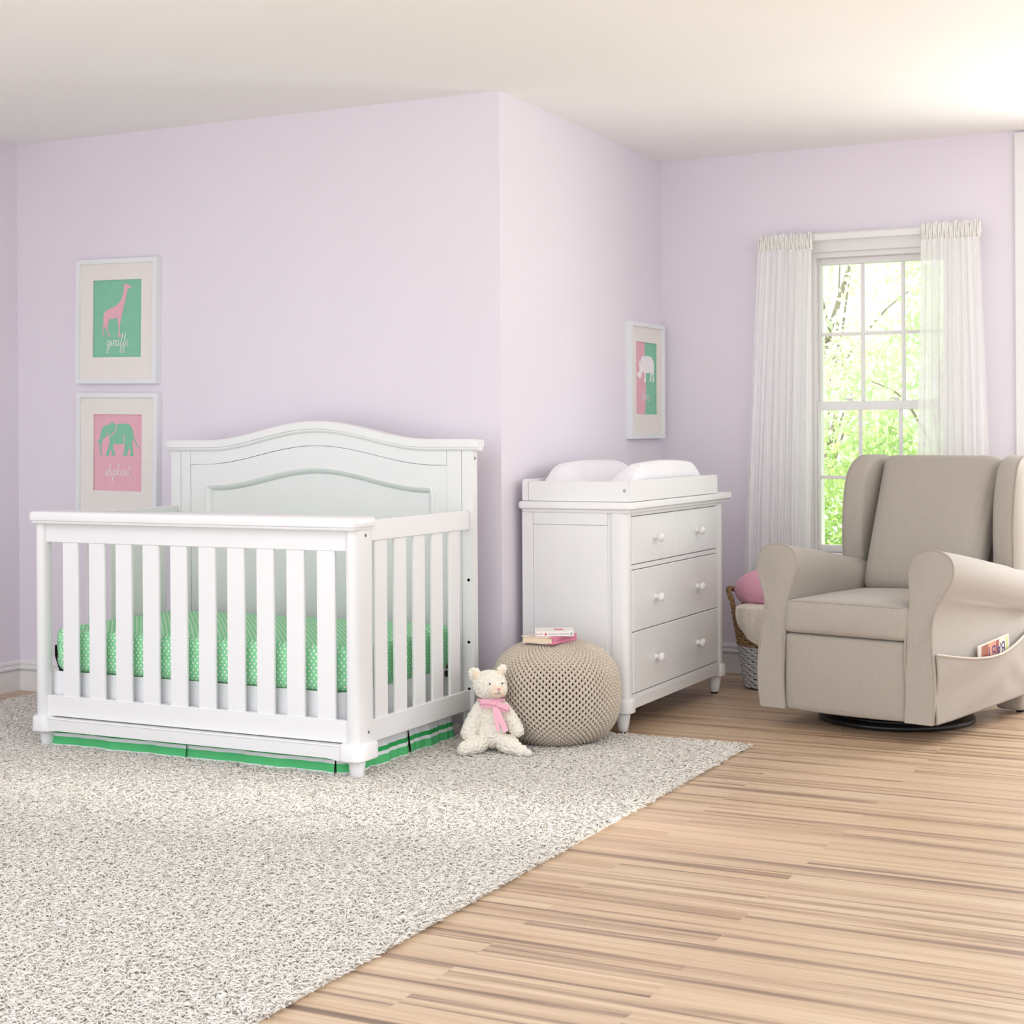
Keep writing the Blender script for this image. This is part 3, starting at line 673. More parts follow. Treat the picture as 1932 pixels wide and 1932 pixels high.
rhi = [(425,918),(440,932),(458,925),(462,900),(475,895),(470,840),(458,765),(465,760),(480,785),(490,740),(505,700),(525,682),(550,692),(580,682),(625,690),(650,725),(665,770),(668,850),(665,950),(668,1038),(650,1040),(655,960),(648,900),(635,960),(628,1030),(610,1030),(622,950),(620,900),(590,922),(555,915),(560,980),(563,1045),(533,1045),(543,980),(535,910),(510,905),(500,960),(485,1005),(460,985),(440,955)]
rhi = [((x - 408 - (y - 500) * 0.0147) / 285, 1 - (y - 502) / 984) for x, y in rhi]
def picture(label, loc, to, w, h, pw, ph, bg, sil, silmat, word, wv, extra=None, tilt=0.0, bg2=None, wfrac=0.45):
    # local frame: u right, v up from the lower-left frame corner, d out from the wall
    root = thing('picture_frame', label, 'framed print', loc, group='framed animal prints')
    ct, st = math.cos(tilt), math.sin(tilt)
    def L(u, v, d):
        a, b = u - w / 2, v - h / 2; a, b = a * ct - b * st, a * st + b * ct
        return to(a, b, d)
    fw_, fd = 0.021, 0.034
    def bar(g, u0, u1, v0, v1, d0, d1):
        g.loft([[L(u0, v0, d0), L(u1, v0, d0), L(u1, v1, d0), L(u0, v1, d0)], [L(u0, v0, d1), L(u1, v0, d1), L(u1, v1, d1), L(u0, v1, d1)]])
    g = Geo()
    bar(g, 0, fw_, 0, h, 0.0005, fd); bar(g, w - fw_, w, 0, h, 0.0005, fd); bar(g, fw_, w - fw_, 0, fw_, 0.0005, fd); bar(g, fw_, w - fw_, h - fw_, h, 0.0005, fd)
    g.build('frame', FRAMEW, root, off=(0, 0, 0))
    u0, v0 = (w - pw) / 2, (h - ph) / 2 + 0.012
    g = Geo(); bar(g, fw_, u0, fw_, h - fw_, 0.018, 0.024); bar(g, u0 + pw, w - fw_, fw_, h - fw_, 0.018, 0.024); bar(g, u0, u0 + pw, fw_, v0, 0.018, 0.024); bar(g, u0, u0 + pw, v0 + ph, h - fw_, 0.018, 0.024)
    g.build('mat_board', MATBOARD, root, off=(0, 0, 0))
    g = Geo(); bar(g, u0 - 0.005, u0 + pw + 0.005, v0 - 0.005, v0 + ph + 0.005, 0.010, 0.0165); bar(g, fw_, w - fw_, fw_, h - fw_, 0.002, 0.0095)
    pr = g.build('print', bg, root, off=(0, 0, 0))
    if bg2:
        g = Geo(); e = [(0.47, 0), (0.50, 0.15), (0.52, 0.35), (0.49, 0.6), (0.47, 0.8), (0.47, 1.0), (1, 1), (1, 0)]
        flat = [L(u0 + a * pw, v0 + b * ph, 0.0166) for a, b in e]; flat2 = [L(u0 + a * pw, v0 + b * ph, 0.0169) for a, b in e]
        g.loft([flat, flat2]); g.build('green_half', bg2, pr, off=(0, 0, 0))
    Q = lambda a, b, d: L(u0 + a * pw, v0 + b * ph, 0.0170 + d)
    flat_poly(sil, Q, 0.0006).build('animal_silhouette', silmat, pr, off=(0, 0, 0))
    if extra:
        for ln in extra:
            g = Geo(); ribbon(g, ln, 0.018, lambda a, b, d: Q(a, b, 0.0007 + d * 0.3)); g.build('silhouette_line', bg, pr, off=(0, 0, 0))
    g = Geo(); asp = ph / pw
    for q, s_ in enumerate(script(word, wfrac)): ribbon(g, [(0.5 + a, wv + b / asp) for a, b in s_], 0.0088, lambda a, b, d, q=q: Q(a, b, d + 0.0002 * q))
    g.build('lettering', LETTER, pr, off=(0, 0, 0))
    return root
def toback(a, b, d): return (a, -d, b)
def toside(a, b, d): return (d, a, b)
T1 = math.radians(-1.0)
picture('white framed print of a pink giraffe on green, above the elephant print', (-4.820, YB, 1.702), toback, 0.462, 0.562, 0.277, 0.348, MINT, gir, PINKP, 'giraffe', 0.145, tilt=T1)
picture('white framed print of a green elephant on pink, below the giraffe print', (-4.822, YB, 1.098), toback, 0.462, 0.562, 0.277, 0.345, PINKP, [eu(*p) for p in ele], MINT, 'elephant', 0.20, tilt=T1, wfrac=0.53,
        extra=[[eu(745, 592), eu(748, 660), eu(705, 718), eu(648, 765)], [eu(615, 705), eu(616, 730), eu(619, 758)], [eu(873, 735), eu(858, 790), eu(868, 862)]])
picture('white framed print of a white rhino on pink and green, above the dresser', (-2.9335, 7.315, 1.438), toside, 0.448, 0.562, 0.277, 0.350, PINKP, rhi, LETTER, 'rhino', 0.19, bg2=MINT, wfrac=0.40)

# ================================================================ pouf
PC = np.array([-2.598, 5.572]); PR, PH = 0.246, 0.390
PF = thing('knitted_pouf', 'round beige knitted pouf on the rug corner, in front of the dresser', 'pouf', (PC[0], PC[1], 0.0))
def psh(t):  # t 0 bottom .. 1 top : radius, z
    a = -PI / 2 + PI * t; c, s_ = math.cos(a), math.sin(a)
    r = PR * (abs(c) ** 0.62); z = PH / 2 + (PH / 2) * math.copysign(abs(s_) ** 0.86, s_)
    return r, z
def pouf_surface():
    tt = np.linspace(0.0, 1.0, 2001); R = []; Z = []
    for t in tt: r, z = psh(t); R.append(r); Z.append(z)
    R, Z = np.array(R), np.array(Z); s_ = np.concatenate([[0], np.cumsum(np.hypot(np.diff(R), np.diff(Z)))])
    return R, Z, s_
R_, Z_, S_ = pouf_surface()
def at_s(s_):
    r = np.interp(s_, S_, R_); z = np.interp(s_, S_, Z_); e = 0.002
    dr = np.interp(s_ + e, S_, R_) - np.interp(s_ - e, S_, R_); dz = np.interp(s_ + e, S_, Z_) - np.interp(s_ - e, S_, Z_); L = math.hypot(dr, dz)
    return r, z, dz / L, -dr / L            # radius, height, outward normal (r,z)
g = Geo()
g.loft([[(PC[0] + (r - 0.014) * math.cos(a), PC[1] + (r - 0.014) * math.sin(a), min(max(z, 0.016), PH - 0.014)) for a in np.linspace(0, 2 * PI, 64, endpoint=False)] for r, z in [(max(q, 0.02), w_) for q, w_ in [psh(t) for t in np.linspace(0.01, 0.99, 50)]]])
g.build('pouf_core', mat('pouf_gap_shade', rgb(84, 68, 54), 0.95), PF, True)  # core coloured dark so the gaps between stitches look shaded
NC, RS = 60, 0.0114
rows = int(S_[-1] / RS); rings_v = []; faces = []; base = 0; V = []
for k in range(4, rows - 1):
    s0 = (k + 0.5) * RS; M_ = NC * 8; sgn = 1 if k % 2 else -1
    for i in range(M_):
        ph = 2 * PI * NC * i / M_; th = 2 * PI * i / M_
        w = math.sin(ph) * sgn
        s1 = s0 + RS * 0.60 * w; r, z, nr, nz = at_s(min(max(s1, 0.01), S_[-1] - 0.005))
        o = -0.004 - 0.0040 * math.cos(2 * ph)
        rr = r + nr * o; zz = z + nz * o; sk = 0.0025 * sgn * math.cos(ph)
        c = np.array([PC[0] + rr * math.cos(th), PC[1] + rr * math.sin(th), zz])
        ts = RS * 0.62 * math.cos(ph) * sgn * NC / max(r, 0.02); L = math.hypot(1, ts)
        er = np.array([math.cos(th), math.sin(th), 0]); et = np.array([-math.sin(th), math.cos(th), 0]); es = np.array([-nz * er[0], -nz * er[1], nr])
        T = (et + es * ts) / L; N = er * nr + np.array([0, 0, nz]); B = np.cross(T, N)
        scale = min(1.0, r / 0.20) ** 0.7; tr = 0.0054
        for q in range(6):
            a = 2 * PI * q / 6; V.append(tuple(c + N * tr * math.cos(a) + B * tr * math.sin(a)))
    for i in range(M_):
        j = (i + 1) % M_
        for q in range(6): faces.append((base + i * 6 + q, base + i * 6 + (q + 1) % 6, base + j * 6 + (q + 1) % 6, base + j * 6 + q))
    base += M_ * 6
g = Geo(); g.v = V; g.f = faces; g.build('knitted_cover', YARN, PF, True, 180)

# books on the pouf
def text_geo(s_, size, m, name, parent, mtx, ext=0.0002):
    cu = bpy.data.curves.new('t', 'FONT'); cu.body = s_; cu.size = size; cu.extrude = ext; cu.align_x = 'LEFT'; cu.align_y = 'CENTER'; cu.resolution_u = 3
    tmp = bpy.data.objects.new('t', cu); me = bpy.data.meshes.new_from_object(tmp); bpy.data.objects.remove(tmp)
    me.transform(mtx); me.materials.append(m); o = bpy.data.objects.new(name, me); COL.objects.link(o); o.parent = parent; return o
B1 = thing('hardback_book', 'hardback book with pink cloth spine and cream cover, lower of the two on the pouf', 'book', (-2.608, 5.540, 0.3925), math.radians(6 - 12), 'books on the knitted pouf', local=True)
# local: spine on +x side, running along y
Geo().box(-0.068, 0.062, -0.085, 0.085, 0.0035, 0.0225, 0.001).build('page_block', PAGES, B1)
for z in (0.0, 0.023): Geo().box(-0.072, 0.045, -0.088, 0.088, z, z + 0.003, 0.0008).build('cover_board', COVERC, B1)
g = Geo()
for z in (0.0, 0.023): g.box(0.045, 0.068, -0.088, 0.088, z, z + 0.003, 0.0008)
g.box(0.0655, 0.069, -0.088, 0.088, 0.0, 0.026, 0.0012); g.build('spine', COVERP, B1)
RZ = Matrix.Rotation(PI / 2, 4, 'Z') @ Matrix.Rotation(PI / 2, 4, 'X')
g = Geo(); rr_ = random.Random(4); yy_ = -0.066
while yy_ < 0.06:
    L_ = rr_.uniform(0.003, 0.007)
    if not -0.005 < yy_ < 0.006: g.box(0.0690, 0.0692, yy_, yy_ + L_ * 0.6, 0.0105 + rr_.uniform(0, 0.001), 0.0105 + rr_.uniform(0.003, 0.0055), 0.0001)
    yy_ += L_
g.build('spine_lettering', MAUVE, B1)
B2 = thing('board_book', 'white board book with a lettered spine, lying on top of the pink-spined book', 'book', (-2.586, 5.534, 0.4190), math.radians(27), 'books on the knitted pouf', local=True)
Geo().box(-0.070, 0.066, -0.048, 0.068, 0.003, 0.0165, 0.001).build('page_block', PAGESW, B2)
g = Geo(); g.box(-0.073, 0.073, -0.052, 0.070, 0.0, 0.0028, 0.0008); g.box(-0.073, 0.073, -0.052, 0.070, 0.0165, 0.0193, 0.0008); g.box(-0.073, 0.073, -0.054, -0.048, 0.0, 0.0193, 0.0015); g.build('cover', COVERW, B2)
RX = Matrix.Rotation(PI / 2, 4, 'X')
text_geo('Boynton', 0.0085, RED, 'spine_author', B2, Matrix.Translation((-0.070, -0.0543, 0.0097)) @ RX)
text_geo("Let's Dance, Little Pookie", 0.0078, GREY, 'spine_title', B2, Matrix.Translation((-0.025, -0.0543, 0.0097)) @ RX)
g = Geo(); g.prism([(-0.0375, 0.0045), (-0.029, 0.0055), (-0.031, 0.011), (-0.0345, 0.0155), (-0.036, 0.011)], 'y', -0.0547, -0.0540); g.build('spine_picture', RED, B2)
g = Geo(); g.prism([(-0.044, 0.005), (-0.039, 0.005), (-0.039, 0.013), (-0.044, 0.013)], 'y', -0.0547, -0.0540); g.build('spine_picture', MATBOARD, B2)
g = Geo(); g.box(0.060, 0.068, -0.0546, -0.0538, 0.004, 0.015, 0.0002); g.build('spine_logo', CHROME, B2)
g = Geo(); g.box(0.0, 0.035, -0.02, 0.03, 0.0193, 0.0196, 0.0001); g.build('cover_picture', COVERP, B2)

# ================================================================ plush bear
BR = thing('plush_bear', 'cream curly plush bear with a pink ribbon bow, sitting on the rug against the pouf', 'stuffed toy', (-2.700, 5.248, 0.010), math.radians(26.5), local=True)
BR['_local'] = 1
def rotm(ax, ay, az):
    return np.array(Matrix.Rotation(az, 3, 'Z') @ Matrix.Rotation(ay, 3, 'Y') @ Matrix.Rotation(ax, 3, 'X'))
g = Geo()
g.ell((-0.006, 0.022, 0.118), (0.050, 0.046, 0.072)); g.ell((-0.008, 0.012, 0.070), (0.056, 0.052, 0.052))
g.ell((-0.006, 0.028, 0.185), (0.036, 0.034, 0.028))
g.ell((-0.012, 0.022, 0.248), (0.064, 0.057, 0.056)); g.ell((0.014, -0.018, 0.236), (0.038, 0.032, 0.030))
def limb(a, b, ra, rb, n=9):
    for i in range(n):
        t = i / (n - 1); p = np.array(a) * (1 - t) + np.array(b) * t; r = ra * (1 - t) + rb * t + 0.004 * math.sin(PI * t); g.ell(p, (r, r, r), n=14)
limb((-0.048, 0.018, 0.172), (-0.092, -0.012, 0.078), 0.022, 0.029)
limb((0.036, 0.018, 0.170), (0.086, -0.014, 0.088), 0.022, 0.027)
limb((-0.052, -0.020, 0.040), (-0.108, -0.060, 0.028), 0.033, 0.024)
limb((0.042, -0.022, 0.042), (0.086, -0.058, 0.028), 0.034, 0.024)
limb((0.086, -0.058, 0.026), (0.112, -0.084, 0.021), 0.022, 0.017, 5)
g.ell((-0.066, 0.022, 0.284), (0.025, 0.013, 0.032), rotm(0, -0.6, 0)); g.ell((0.030, 0.030, 0.300), (0.018, 0.012, 0.025), rotm(0, 0.5, 0))
body = g.build('bear_body', PLUSH, BR, True, 180)
rm = body.modifiers.new('r', 'REMESH'); rm.mode = 'VOXEL'; rm.voxel_size = 0.0024; rm.use_smooth_shade = True
sm_ = body.modifiers.new('sm', 'SMOOTH'); sm_.iterations = 3; sm_.factor = 0.5
tx = bpy.data.textures.new('curl', 'CLOUDS'); tx.noise_scale = 0.0095; tx.noise_depth = 2
dm = body.modifiers.new('d', 'DISPLACE'); dm.texture = tx; dm.strength = 0.012; dm.mid_level = 0.5
Geo().ell((-0.0605, 0.0105, 0.281), (0.0145, 0.006, 0.023), rotm(0.1, -0.5, 0.3)).build('inner_ear', PEACH, BR, True)
Geo().ell((0.029, 0.0185, 0.294), (0.008, 0.005, 0.014), rotm(0, 0.5, 0)).build('inner_ear', PEACH, BR, True)
Geo().ell((0.014, -0.0245, 0.234), (0.034, 0.030, 0.0275)).build('muzzle', PEACH, BR, True)
Geo().ell((0.021, -0.0545, 0.2455), (0.0055, 0.004, 0.0045)).build('nose', NOSE, BR, True)
Geo().ell((-0.012, -0.0385, 0.262), (0.0030, 0.0030, 0.0034)).build('eye', THREAD, BR, True)
Geo().ell((0.034, -0.0300, 0.262), (0.0030, 0.0030, 0.0034)).build('eye', THREAD, BR, True)
g = Geo()
for pts in ([(0.021, -0.0555, 0.240), (0.021, -0.0565, 0.233)], [(0.021, -0.0565, 0.233), (0.014, -0.0555, 0.2275), (0.008, -0.0535, 0.227), (0.004, -0.0515, 0.230)], [(0.021, -0.0565, 0.233), (0.026, -0.0555, 0.228), (0.029, -0.0545, 0.225)]):
    g.tube(catmull(pts, 5), 0.0009, 6)
g.build('mouth', THREAD, BR, True)
Geo().ell((0.122, -0.092, 0.020), (0.021, 0.016, 0.015), rotm(0, 0.15, -0.7)).build('foot_pad', mat('pale_plush_pad', rgb(230, 224, 220), 0.95, 0.03, 60, 0.4, 400), BR, True)
def strap(path, w, name, wdir=(0, 0, 1)):
    P = catmull(path, 8); g = Geo(); rings = []; wd = np.array(wdir, float)
    for i, p in enumerate(P):
        a = np.array(P[max(i - 1, 0)]); b = np.array(P[min(i + 1, len(P) - 1)]); t = b - a; t /= np.linalg.norm(t) + 1e-9
        w_ = wd - t * (wd @ t); w_ /= np.linalg.norm(w_); nn = np.cross(t, w_) * 0.0006; p = np.array(p)
        rings.append([tuple(p - w_ * w / 2 - nn), tuple(p + w_ * w / 2 - nn), tuple(p + w_ * w / 2 + nn), tuple(p - w_ * w / 2 + nn)])
    g.loft(rings); return g
bow = Geo()
neck = [(-0.008 + 0.052 * math.cos(a), 0.018 + 0.050 * math.sin(a), 0.196 - 0.004 * math.sin(a)) for a in np.linspace(-PI / 2, 1.5 * PI, 14)]
bowp = strap(neck, 0.010, 'ribbon').build('ribbon', RIBBON, BR, True, 60)
K = np.array([0.004, -0.044, 0.190])
strap([K, K + (-0.020, -0.014, 0.010), K + (-0.046, -0.012, 0.008), K + (-0.050, -0.002, -0.002), K + (-0.024, -0.001, -0.008), K], 0.014, 'loop').build('bow_loop', RIBBON, bowp, True, 60, off=(0, 0, 0))
strap([K, K + (0.018, -0.014, 0.000), K + (0.050, -0.014, -0.012), K + (0.053, -0.004, -0.022), K + (0.026, -0.001, -0.018), K], 0.019, 'loop').build('bow_loop', RIBBON, bowp, True, 60, off=(0, 0, 0))
strap([K, K + (0.004, -0.010, -0.030), K + (0.010, -0.016, -0.066), K + (0.014, -0.020, -0.096)], 0.015, 't', (1, 0, 0.1)).build('bow_tail', RIBBON, bowp, True, 60, off=(0, 0, 0))
strap([K, K + (0.014, -0.011, -0.030), K + (0.030, -0.019, -0.066), K + (0.042, -0.026, -0.098)], 0.018, 't', (1, 0, 0.25)).build('bow_tail', RIBBON, bowp, True, 60, off=(0, 0, 0))
Geo().ell(K + np.array((0, -0.006, 0)), (0.008, 0.006, 0.008)).build('bow_knot', RIBBON, bowp, True, off=(0, 0, 0))

# ================================================================ basket
BK = thing('seagrass_basket', 'tall woven seagrass basket, brown above and silver below, between the dresser and the armchair', 'basket', (-2.245, 7.215, 0.0))
bx, by = -2.245, 7.215
def brad(z): return 0.137 + (0.198 - 0.137) * (z / 0.37) ** 1.0
def weave(z0, z1, m, name, seed):
    g = Geo(); n = int((z1 - z0) / 0.0135); rr = random.Random(seed)
    for k in range(n):
        z = z0 + (k + 0.5) * (z1 - z0) / n; path = []; M_ = 96; s_ = 1 if k % 2 else -1
        for i in range(M_):
            a = 2 * PI * i / M_; r = brad(z) + 0.0035 * s_ * math.sin(16 * a) - 0.006
            path.append((bx + r * math.cos(a), by + r * math.sin(a) * 0.92, z + 0.003 * s_ * math.cos(16 * a) + rr.uniform(-.0012, .0012)))
        g.tube(path, 0.0078, 6, closed=True)
    return g.build(name, m, BK, True, 180)
weave(0.008, 0.200, WICKERG, 'silver_weave', 1); weave(0.200, 0.365, WICKER, 'brown_weave', 2)
g = Geo(); g.loft([[(bx + (brad(z) - 0.014) * math.cos(a), by + (brad(z) - 0.014) * math.sin(a) * 0.92, z) for a in np.linspace(0, 2 * PI, 40, endpoint=False)] for z in (0.004, 0.1, 0.2, 0.36)])
g.build('basket_lining', mat('basket_inner', rgb(90, 72, 52), 0.9, 0.2, 60), BK, True)
for sx in (-1, 1):   # braided handles
    g = Geo()
    for k in range(3):
        path = []
        for t in np.linspace(0, 1, 44):
            a = PI * t; ang = (PI if sx < 0 else 0) + 0.46 * math.cos(a) * sx; r = 0.190 + 0.024 * math.sin(a); z = 0.362 + 0.090 * math.sin(a) ** 0.7
            w = 2 * PI * 3.5 * t + k * 2 * PI / 3; r += 0.007 * math.cos(w); z += 0.006 * math.sin(w)
            path.append((bx + r * math.cos(ang), by + r * math.sin(ang) * 0.92, z))
        g.tube(path, 0.0068, 6)
    g.build('handle', WICKER, BK, True, 180)
# pink knitted cushion/blanket roll and cream knit throw
g = Geo()
C0 = np.array([-2.270, 7.205, 0.452])
def pinkfn(u, v):
    a = 2 * PI * u; t = PI * v
    x, y, z = math.sin(t) * math.cos(a), math.sin(t) * math.sin(a), math.cos(t)
    d = 0
    dx, dy, dz = x - 0.45, y + 0.72, z + 0.35; q = math.sqrt(dx * dx + dy * dy + dz * dz); d -= 0.035 * math.exp(-(q / 0.20) ** 2)
    d += 0.0035 * math.cos(5 * math.atan2(dz, dx)) * math.exp(-(q / 0.7) ** 2) * min(1, q * 3)
    d += 0.0011 * math.sin(2 * PI * q * 22)
    return tuple(C0 + np.array([x * (0.156 + d), y * (0.135 + d), z * (0.096 + d)]))
pk = Geo().grid(pinkfn, 220, 150, cu=True).build('knitted_pillow', PINKKNIT, None, True, 180)
pt = Geo().ell(C0 + np.array([0.060, -0.088, -0.028]), (0.010, 0.006, 0.010)).build('pillow_button', PINKKNIT, None, True)
pt.parent = pk
origin(pk, (-2.262, 7.205, 0.355)); pt.data.transform(Matrix.Translation(-Vector((-2.262, 7.205, 0.355)))); tag(pk, 'round pink knitted pillow poking out of the top of the woven basket', 'pillow')
def throwfn(u, v):
    # drapes from inside the basket over its rim and down the front
    a = math.radians(-124 + 96 * u); lim = 0.15 - 0.05 * abs(math.cos(PI * u))
    s_ = v * 1.0
    if s_ < 0.4: t = s_ / 0.4; r = 0.145 + 0.072 * t; z = 0.392 - 0.010 * t ** 3
    else: t = (s_ - 0.4) / 0.6; z = 0.382 - (0.095 + 0.085 * math.sin(PI * min(1, max(0, u * 1.05)))) * t; r = 0.217 + 0.010 * math.sin(PI * t) - 0.022 * t
    r += 0.004 * math.sin(16 * a) + 0.0016 * math.sin(2 * PI * u * 34) + 0.0008 * math.sin(2 * PI * v * 30)
    return (bx + r * math.cos(a), by + r * math.sin(a) * 0.97, z)
th = Geo().grid(throwfn, 200, 120).build('knit_blanket', CREAMK, None, True, 180)
so = th.modifiers.new('s', 'SOLIDIFY'); so.thickness = 0.006; so.offset = 1
origin(th, (-2.245, 7.215, 0.40)); tag(th, 'cream knit blanket draped over the front rim of the woven basket', 'blanket')

# ================================================================ glider armchair
A = math.radians(-13.2)
AC = thing('glider_armchair', 'beige upholstered wingback glider armchair with rolled arms on a black swivel ring', 'armchair', (-1.645, 6.1695, 0), A, local=True)
def ap(g, name, m=LINEN, sm=True, ang=50, par=None): return g.build(name, m, par or AC, sm, ang, off=(0, 0, 0))
def lean(z): t = min(1, max(0, (z - 0.33) / 0.39)); return 0.085 * t * t * (3 - 2 * t) * 0.9 + 0.008 * t
prof = [(.258, .078), (.264, .14), (.266, .22), (.262, .30), (.260, .40), (.263, .47), (.264, .52), (.257, .57), (.247, .62), (.247, .66), (.262, .698), (.295, .722), (.338, .730), (.382, .720), (.412, .694), (.423, .655), (.416, .612), (.394, .565), (.370, .515), (.362, .460), (.366, .39), (.376, .30), (.380, .22), (.376, .14), (.368, .078)]
PO = catmull(prof, 5, False)
def drop(y, z):
    t = min(1, max(0, (z - 0.36) / 0.20)); s_ = min(1, max(0, y / 0.85)); return t * (0.115 * s_ ** 1.15)
for sx in (-1, 1):
    g = Geo(); cx = 0.33; cz = 0.45
    ys = [0.0, 0.0, 0.006, 0.014] + list(np.linspace(0.05, 0.90, 14)); rings = []
    for k, y in enumerate(ys):
        ins = (0.985, 0.995, 1.0, 1.0)[k] if k < 4 else 1.0; dy = (-0.001, 0.0, 0.006, 0.014)[k] if k < 4 else y
        ring = []
        for (x, z) in PO:
            X = cx + (x - cx) * ins; Z = z if ins == 1 else (0.40 + (z - 0.40) * (1 - (1 - ins) * 0.4))
            lz = lean(z); yy = lz * (1 - min(1, dy / 0.6)) + dy
            Z2 = Z - drop(dy, Z)
            X2 = X + (0.006 * math.sin(PI * min(1, dy / 0.8)) if x > cx and z < 0.55 else 0)
            # bottom edge sweeps up a little towards the back
            Z2 += 0.012 * min(1, dy / 0.9) * (1 if z < 0.12 else 0)
            ring.append((sx * X2, yy, Z2))
        rings.append(ring)
    g.loft(rings); arm = ap(g, 'arm', ang=42)
    g = Geo(); g.tube([(sx * x, lean(z) + 0.002, z) for x, z in [(cx + (x - cx) * 1.006, z) for x, z in PO if z > 0.0785]][0:], 0.0042, 6, closed=False); ap(g, 'arm_piping', PIPING, par=arm)
# lower body
g = Geo(); g.rbox((0, 0.440, 0.230), (0.530, 0.868, 0.306), 0.016, 10, lambda p, u: (p[0], p[1] - (0.012 * (1 - u[0] ** 2) * (1 - u[2] ** 2) if u[1] < -0.98 else 0) + 0.004, p[2] - 0.006 * (1 - u[0] ** 2) * max(0, -u[2]))); ap(g, 'seat_base')
def cush(p, u):
    x, y, z = p
    z += 0.022 * (1 - u[0] ** 2) * (1 - (u[1] * 0.9) ** 2) * max(0, u[2])
    y -= 0.014 * (1 - u[0] ** 2) * (1 - u[2] ** 2) * max(0, -u[1]) - lean(z + 0.455) * 0.6
    return (x, y, z)
g = Geo(); g.rbox((0, 0.325, 0.449), (0.528, 0.66, 0.128), 0.020, 14, cush); sc = ap(g, 'seat_cushion')
for zz, dz in ((0.508, 0.0), (0.392, 0)):
    g = Geo(); path = []
    for t in np.linspace(0, 1, 60):
        # front edge with rounded corners
        u = -1 + 2 * t; ax = 0.262 * u; yf = 0.004 - 0.014 * (1 - u * u) * 0.3 + lean(zz) * 0.6 + (0.018 * max(0, (abs(u) - 0.9) / 0.1) ** 2)
        path.append((ax, yf, zz + 0.002 * (1 - u * u)))
    g.tube(path, 0.0042, 6); ap(g, 'cushion_piping', PIPING, par=sc)
# back cushion, reclined
def backf(p, u):
    x, y, z = p
    y -= 0.035 * (1 - u[0] ** 4) * (1 - u[2] ** 2 * 0.8) * max(0, -u[1])
    x *= 1 + 0.05 * u[2] if True else 1
    return (x, y, z)
g = Geo(); g.rbox((0, 0, 0), (0.520, 0.15, 0.640), 0.05, 14, backf)
th_ = math.radians(-26); c_, s_ = math.cos(th_), math.sin(th_)
g.v = [(x, 0.815 + y * c_ - z * s_, 0.775 + y * s_ + z * c_) for x, y, z in g.v]; ap(g, 'back_cushion')
# wings and back shell
wp = [(.742, .600), (.732, .66), (.728, .75), (.734, .85), (.748, .93), (.772, 1.00), (.812, 1.048), (.868, 1.074), (.935, 1.082), (1.00, 1.076), (1.055, 1.05), (1.075, 1.0), (1.04, .85), (.99, .70), (.95, .56), (.85, .54)]
WP = catmull(wp, 4, True)
for sx in (-1, 1):
    g = Geo(); rings = []
    cy = 0.89; cz = 0.82
    for x, ins in ((0.292, 0.90), (0.300, 0.965), (0.315, 1.0), (0.365, 1.0), (0.381, 0.985), (0.386, 0.955)):
        ring = []
        for y, z in WP:
            Y = cy + (y - cy) * ins; Z = cz + (z - cz) * ins
            X = x + 0.004 * (0.8 - Y) / 0.1
            if z > 1.0: X -= 0.10 * (z - 1.0)
            ring.append((sx * X, Y, Z))
        rings.append(ring)
    g.loft(rings); wg = ap(g, 'wing', ang=60)
    g = Geo(); g.tube([(sx * (0.3835 + 0.004 * (0.8 - y) / 0.1 - (0.10 * (z - 1.0) if z > 1 else 0)), cy + (y - cy) * 0.985, cz + (z - cz) * 0.985) for y, z in WP[:44]], 0.0038, 6); ap(g, 'wing_piping', PIPING, par=wg)
g = Geo(); g.loft([[(-0.31, 0.80, 0.10), (0.31, 0.80, 0.10), (0.31, 0.90, 0.10), (-0.31, 0.90, 0.10)], [(-0.31, 0.84, 0.55), (0.31, 0.84, 0.55), (0.31, 0.97, 0.55), (-0.31, 0.97, 0.55)], [(-0.30, 1.00, 1.055), (0.30, 1.00, 1.055), (0.30, 1.07, 1.055), (-0.30, 1.07, 1.055)]]); ap(g, 'back_shell', ang=30)
# side pocket on the right flank
def pock(u, v):
    y = 0.020 + 0.885 * u; top = 0.345 - 0.050 * math.sin(PI * min(1, u * 1.0)) ** 1.0 + 0.035 * max(0, u - 0.6); bot = 0.080 + 0.012 * u
    z = top + (bot - top) * v
    x = 0.3795 + 0.034 * math.sin(PI * u) * (1 - v) ** 0.8 + 0.006 * min(1, u * 8) + 0.005 * math.sin(9 * u + 6 * v) * math.sin(PI * v) + 0.006 * math.sin(22 * u - 9 * v) * max(0, u - 0.55) * math.sin(PI * v) * 2
    return (x, y, z)
pg = ap(Geo().grid(pock, 70, 30), 'side_pocket', ang=180)
so = pg.modifiers.new('s', 'SOLIDIFY'); so.thickness = 0.003; so.offset = 0
g = Geo(); g.tube([(pock(u, 0)[0] + 0.001, pock(u, 0)[1], pock(u, 0)[2]) for u in np.linspace(0, 1, 50)], 0.0052, 6); ap(g, 'pocket_hem', mat('pocket_hem_fabric', rgb(205, 194, 182), 0.9, 0.03, 60), par=pg)
# swivel base
BC = (-0.01, 0.475)
ring = lambda r, z, n=72: [(BC[0] + r * math.cos(a), BC[1] + r * math.sin(a), z) for a in np.linspace(0, 2 * PI, n, endpoint=False)]
g = Geo(); g.tube(ring(0.305, 0.013), 0.0125, 10, closed=True); g.tube(ring(0.262, 0.028), 0.008, 8, closed=True)
for a in (0.3, 0.3 + PI / 2): g.box(-0.001, 0.001, -0.001, 0.001, 0.02, 0.03)
ap(g, 'swivel_ring', BLACK)
g = Geo(); g.lathe([(0.30, 0.024), (0.12, 0.034), (0.05, 0.05), (0.045, 0.085)], (BC[0], BC[1], 0), n=40); ap(g, 'swivel_hub', BLACK)
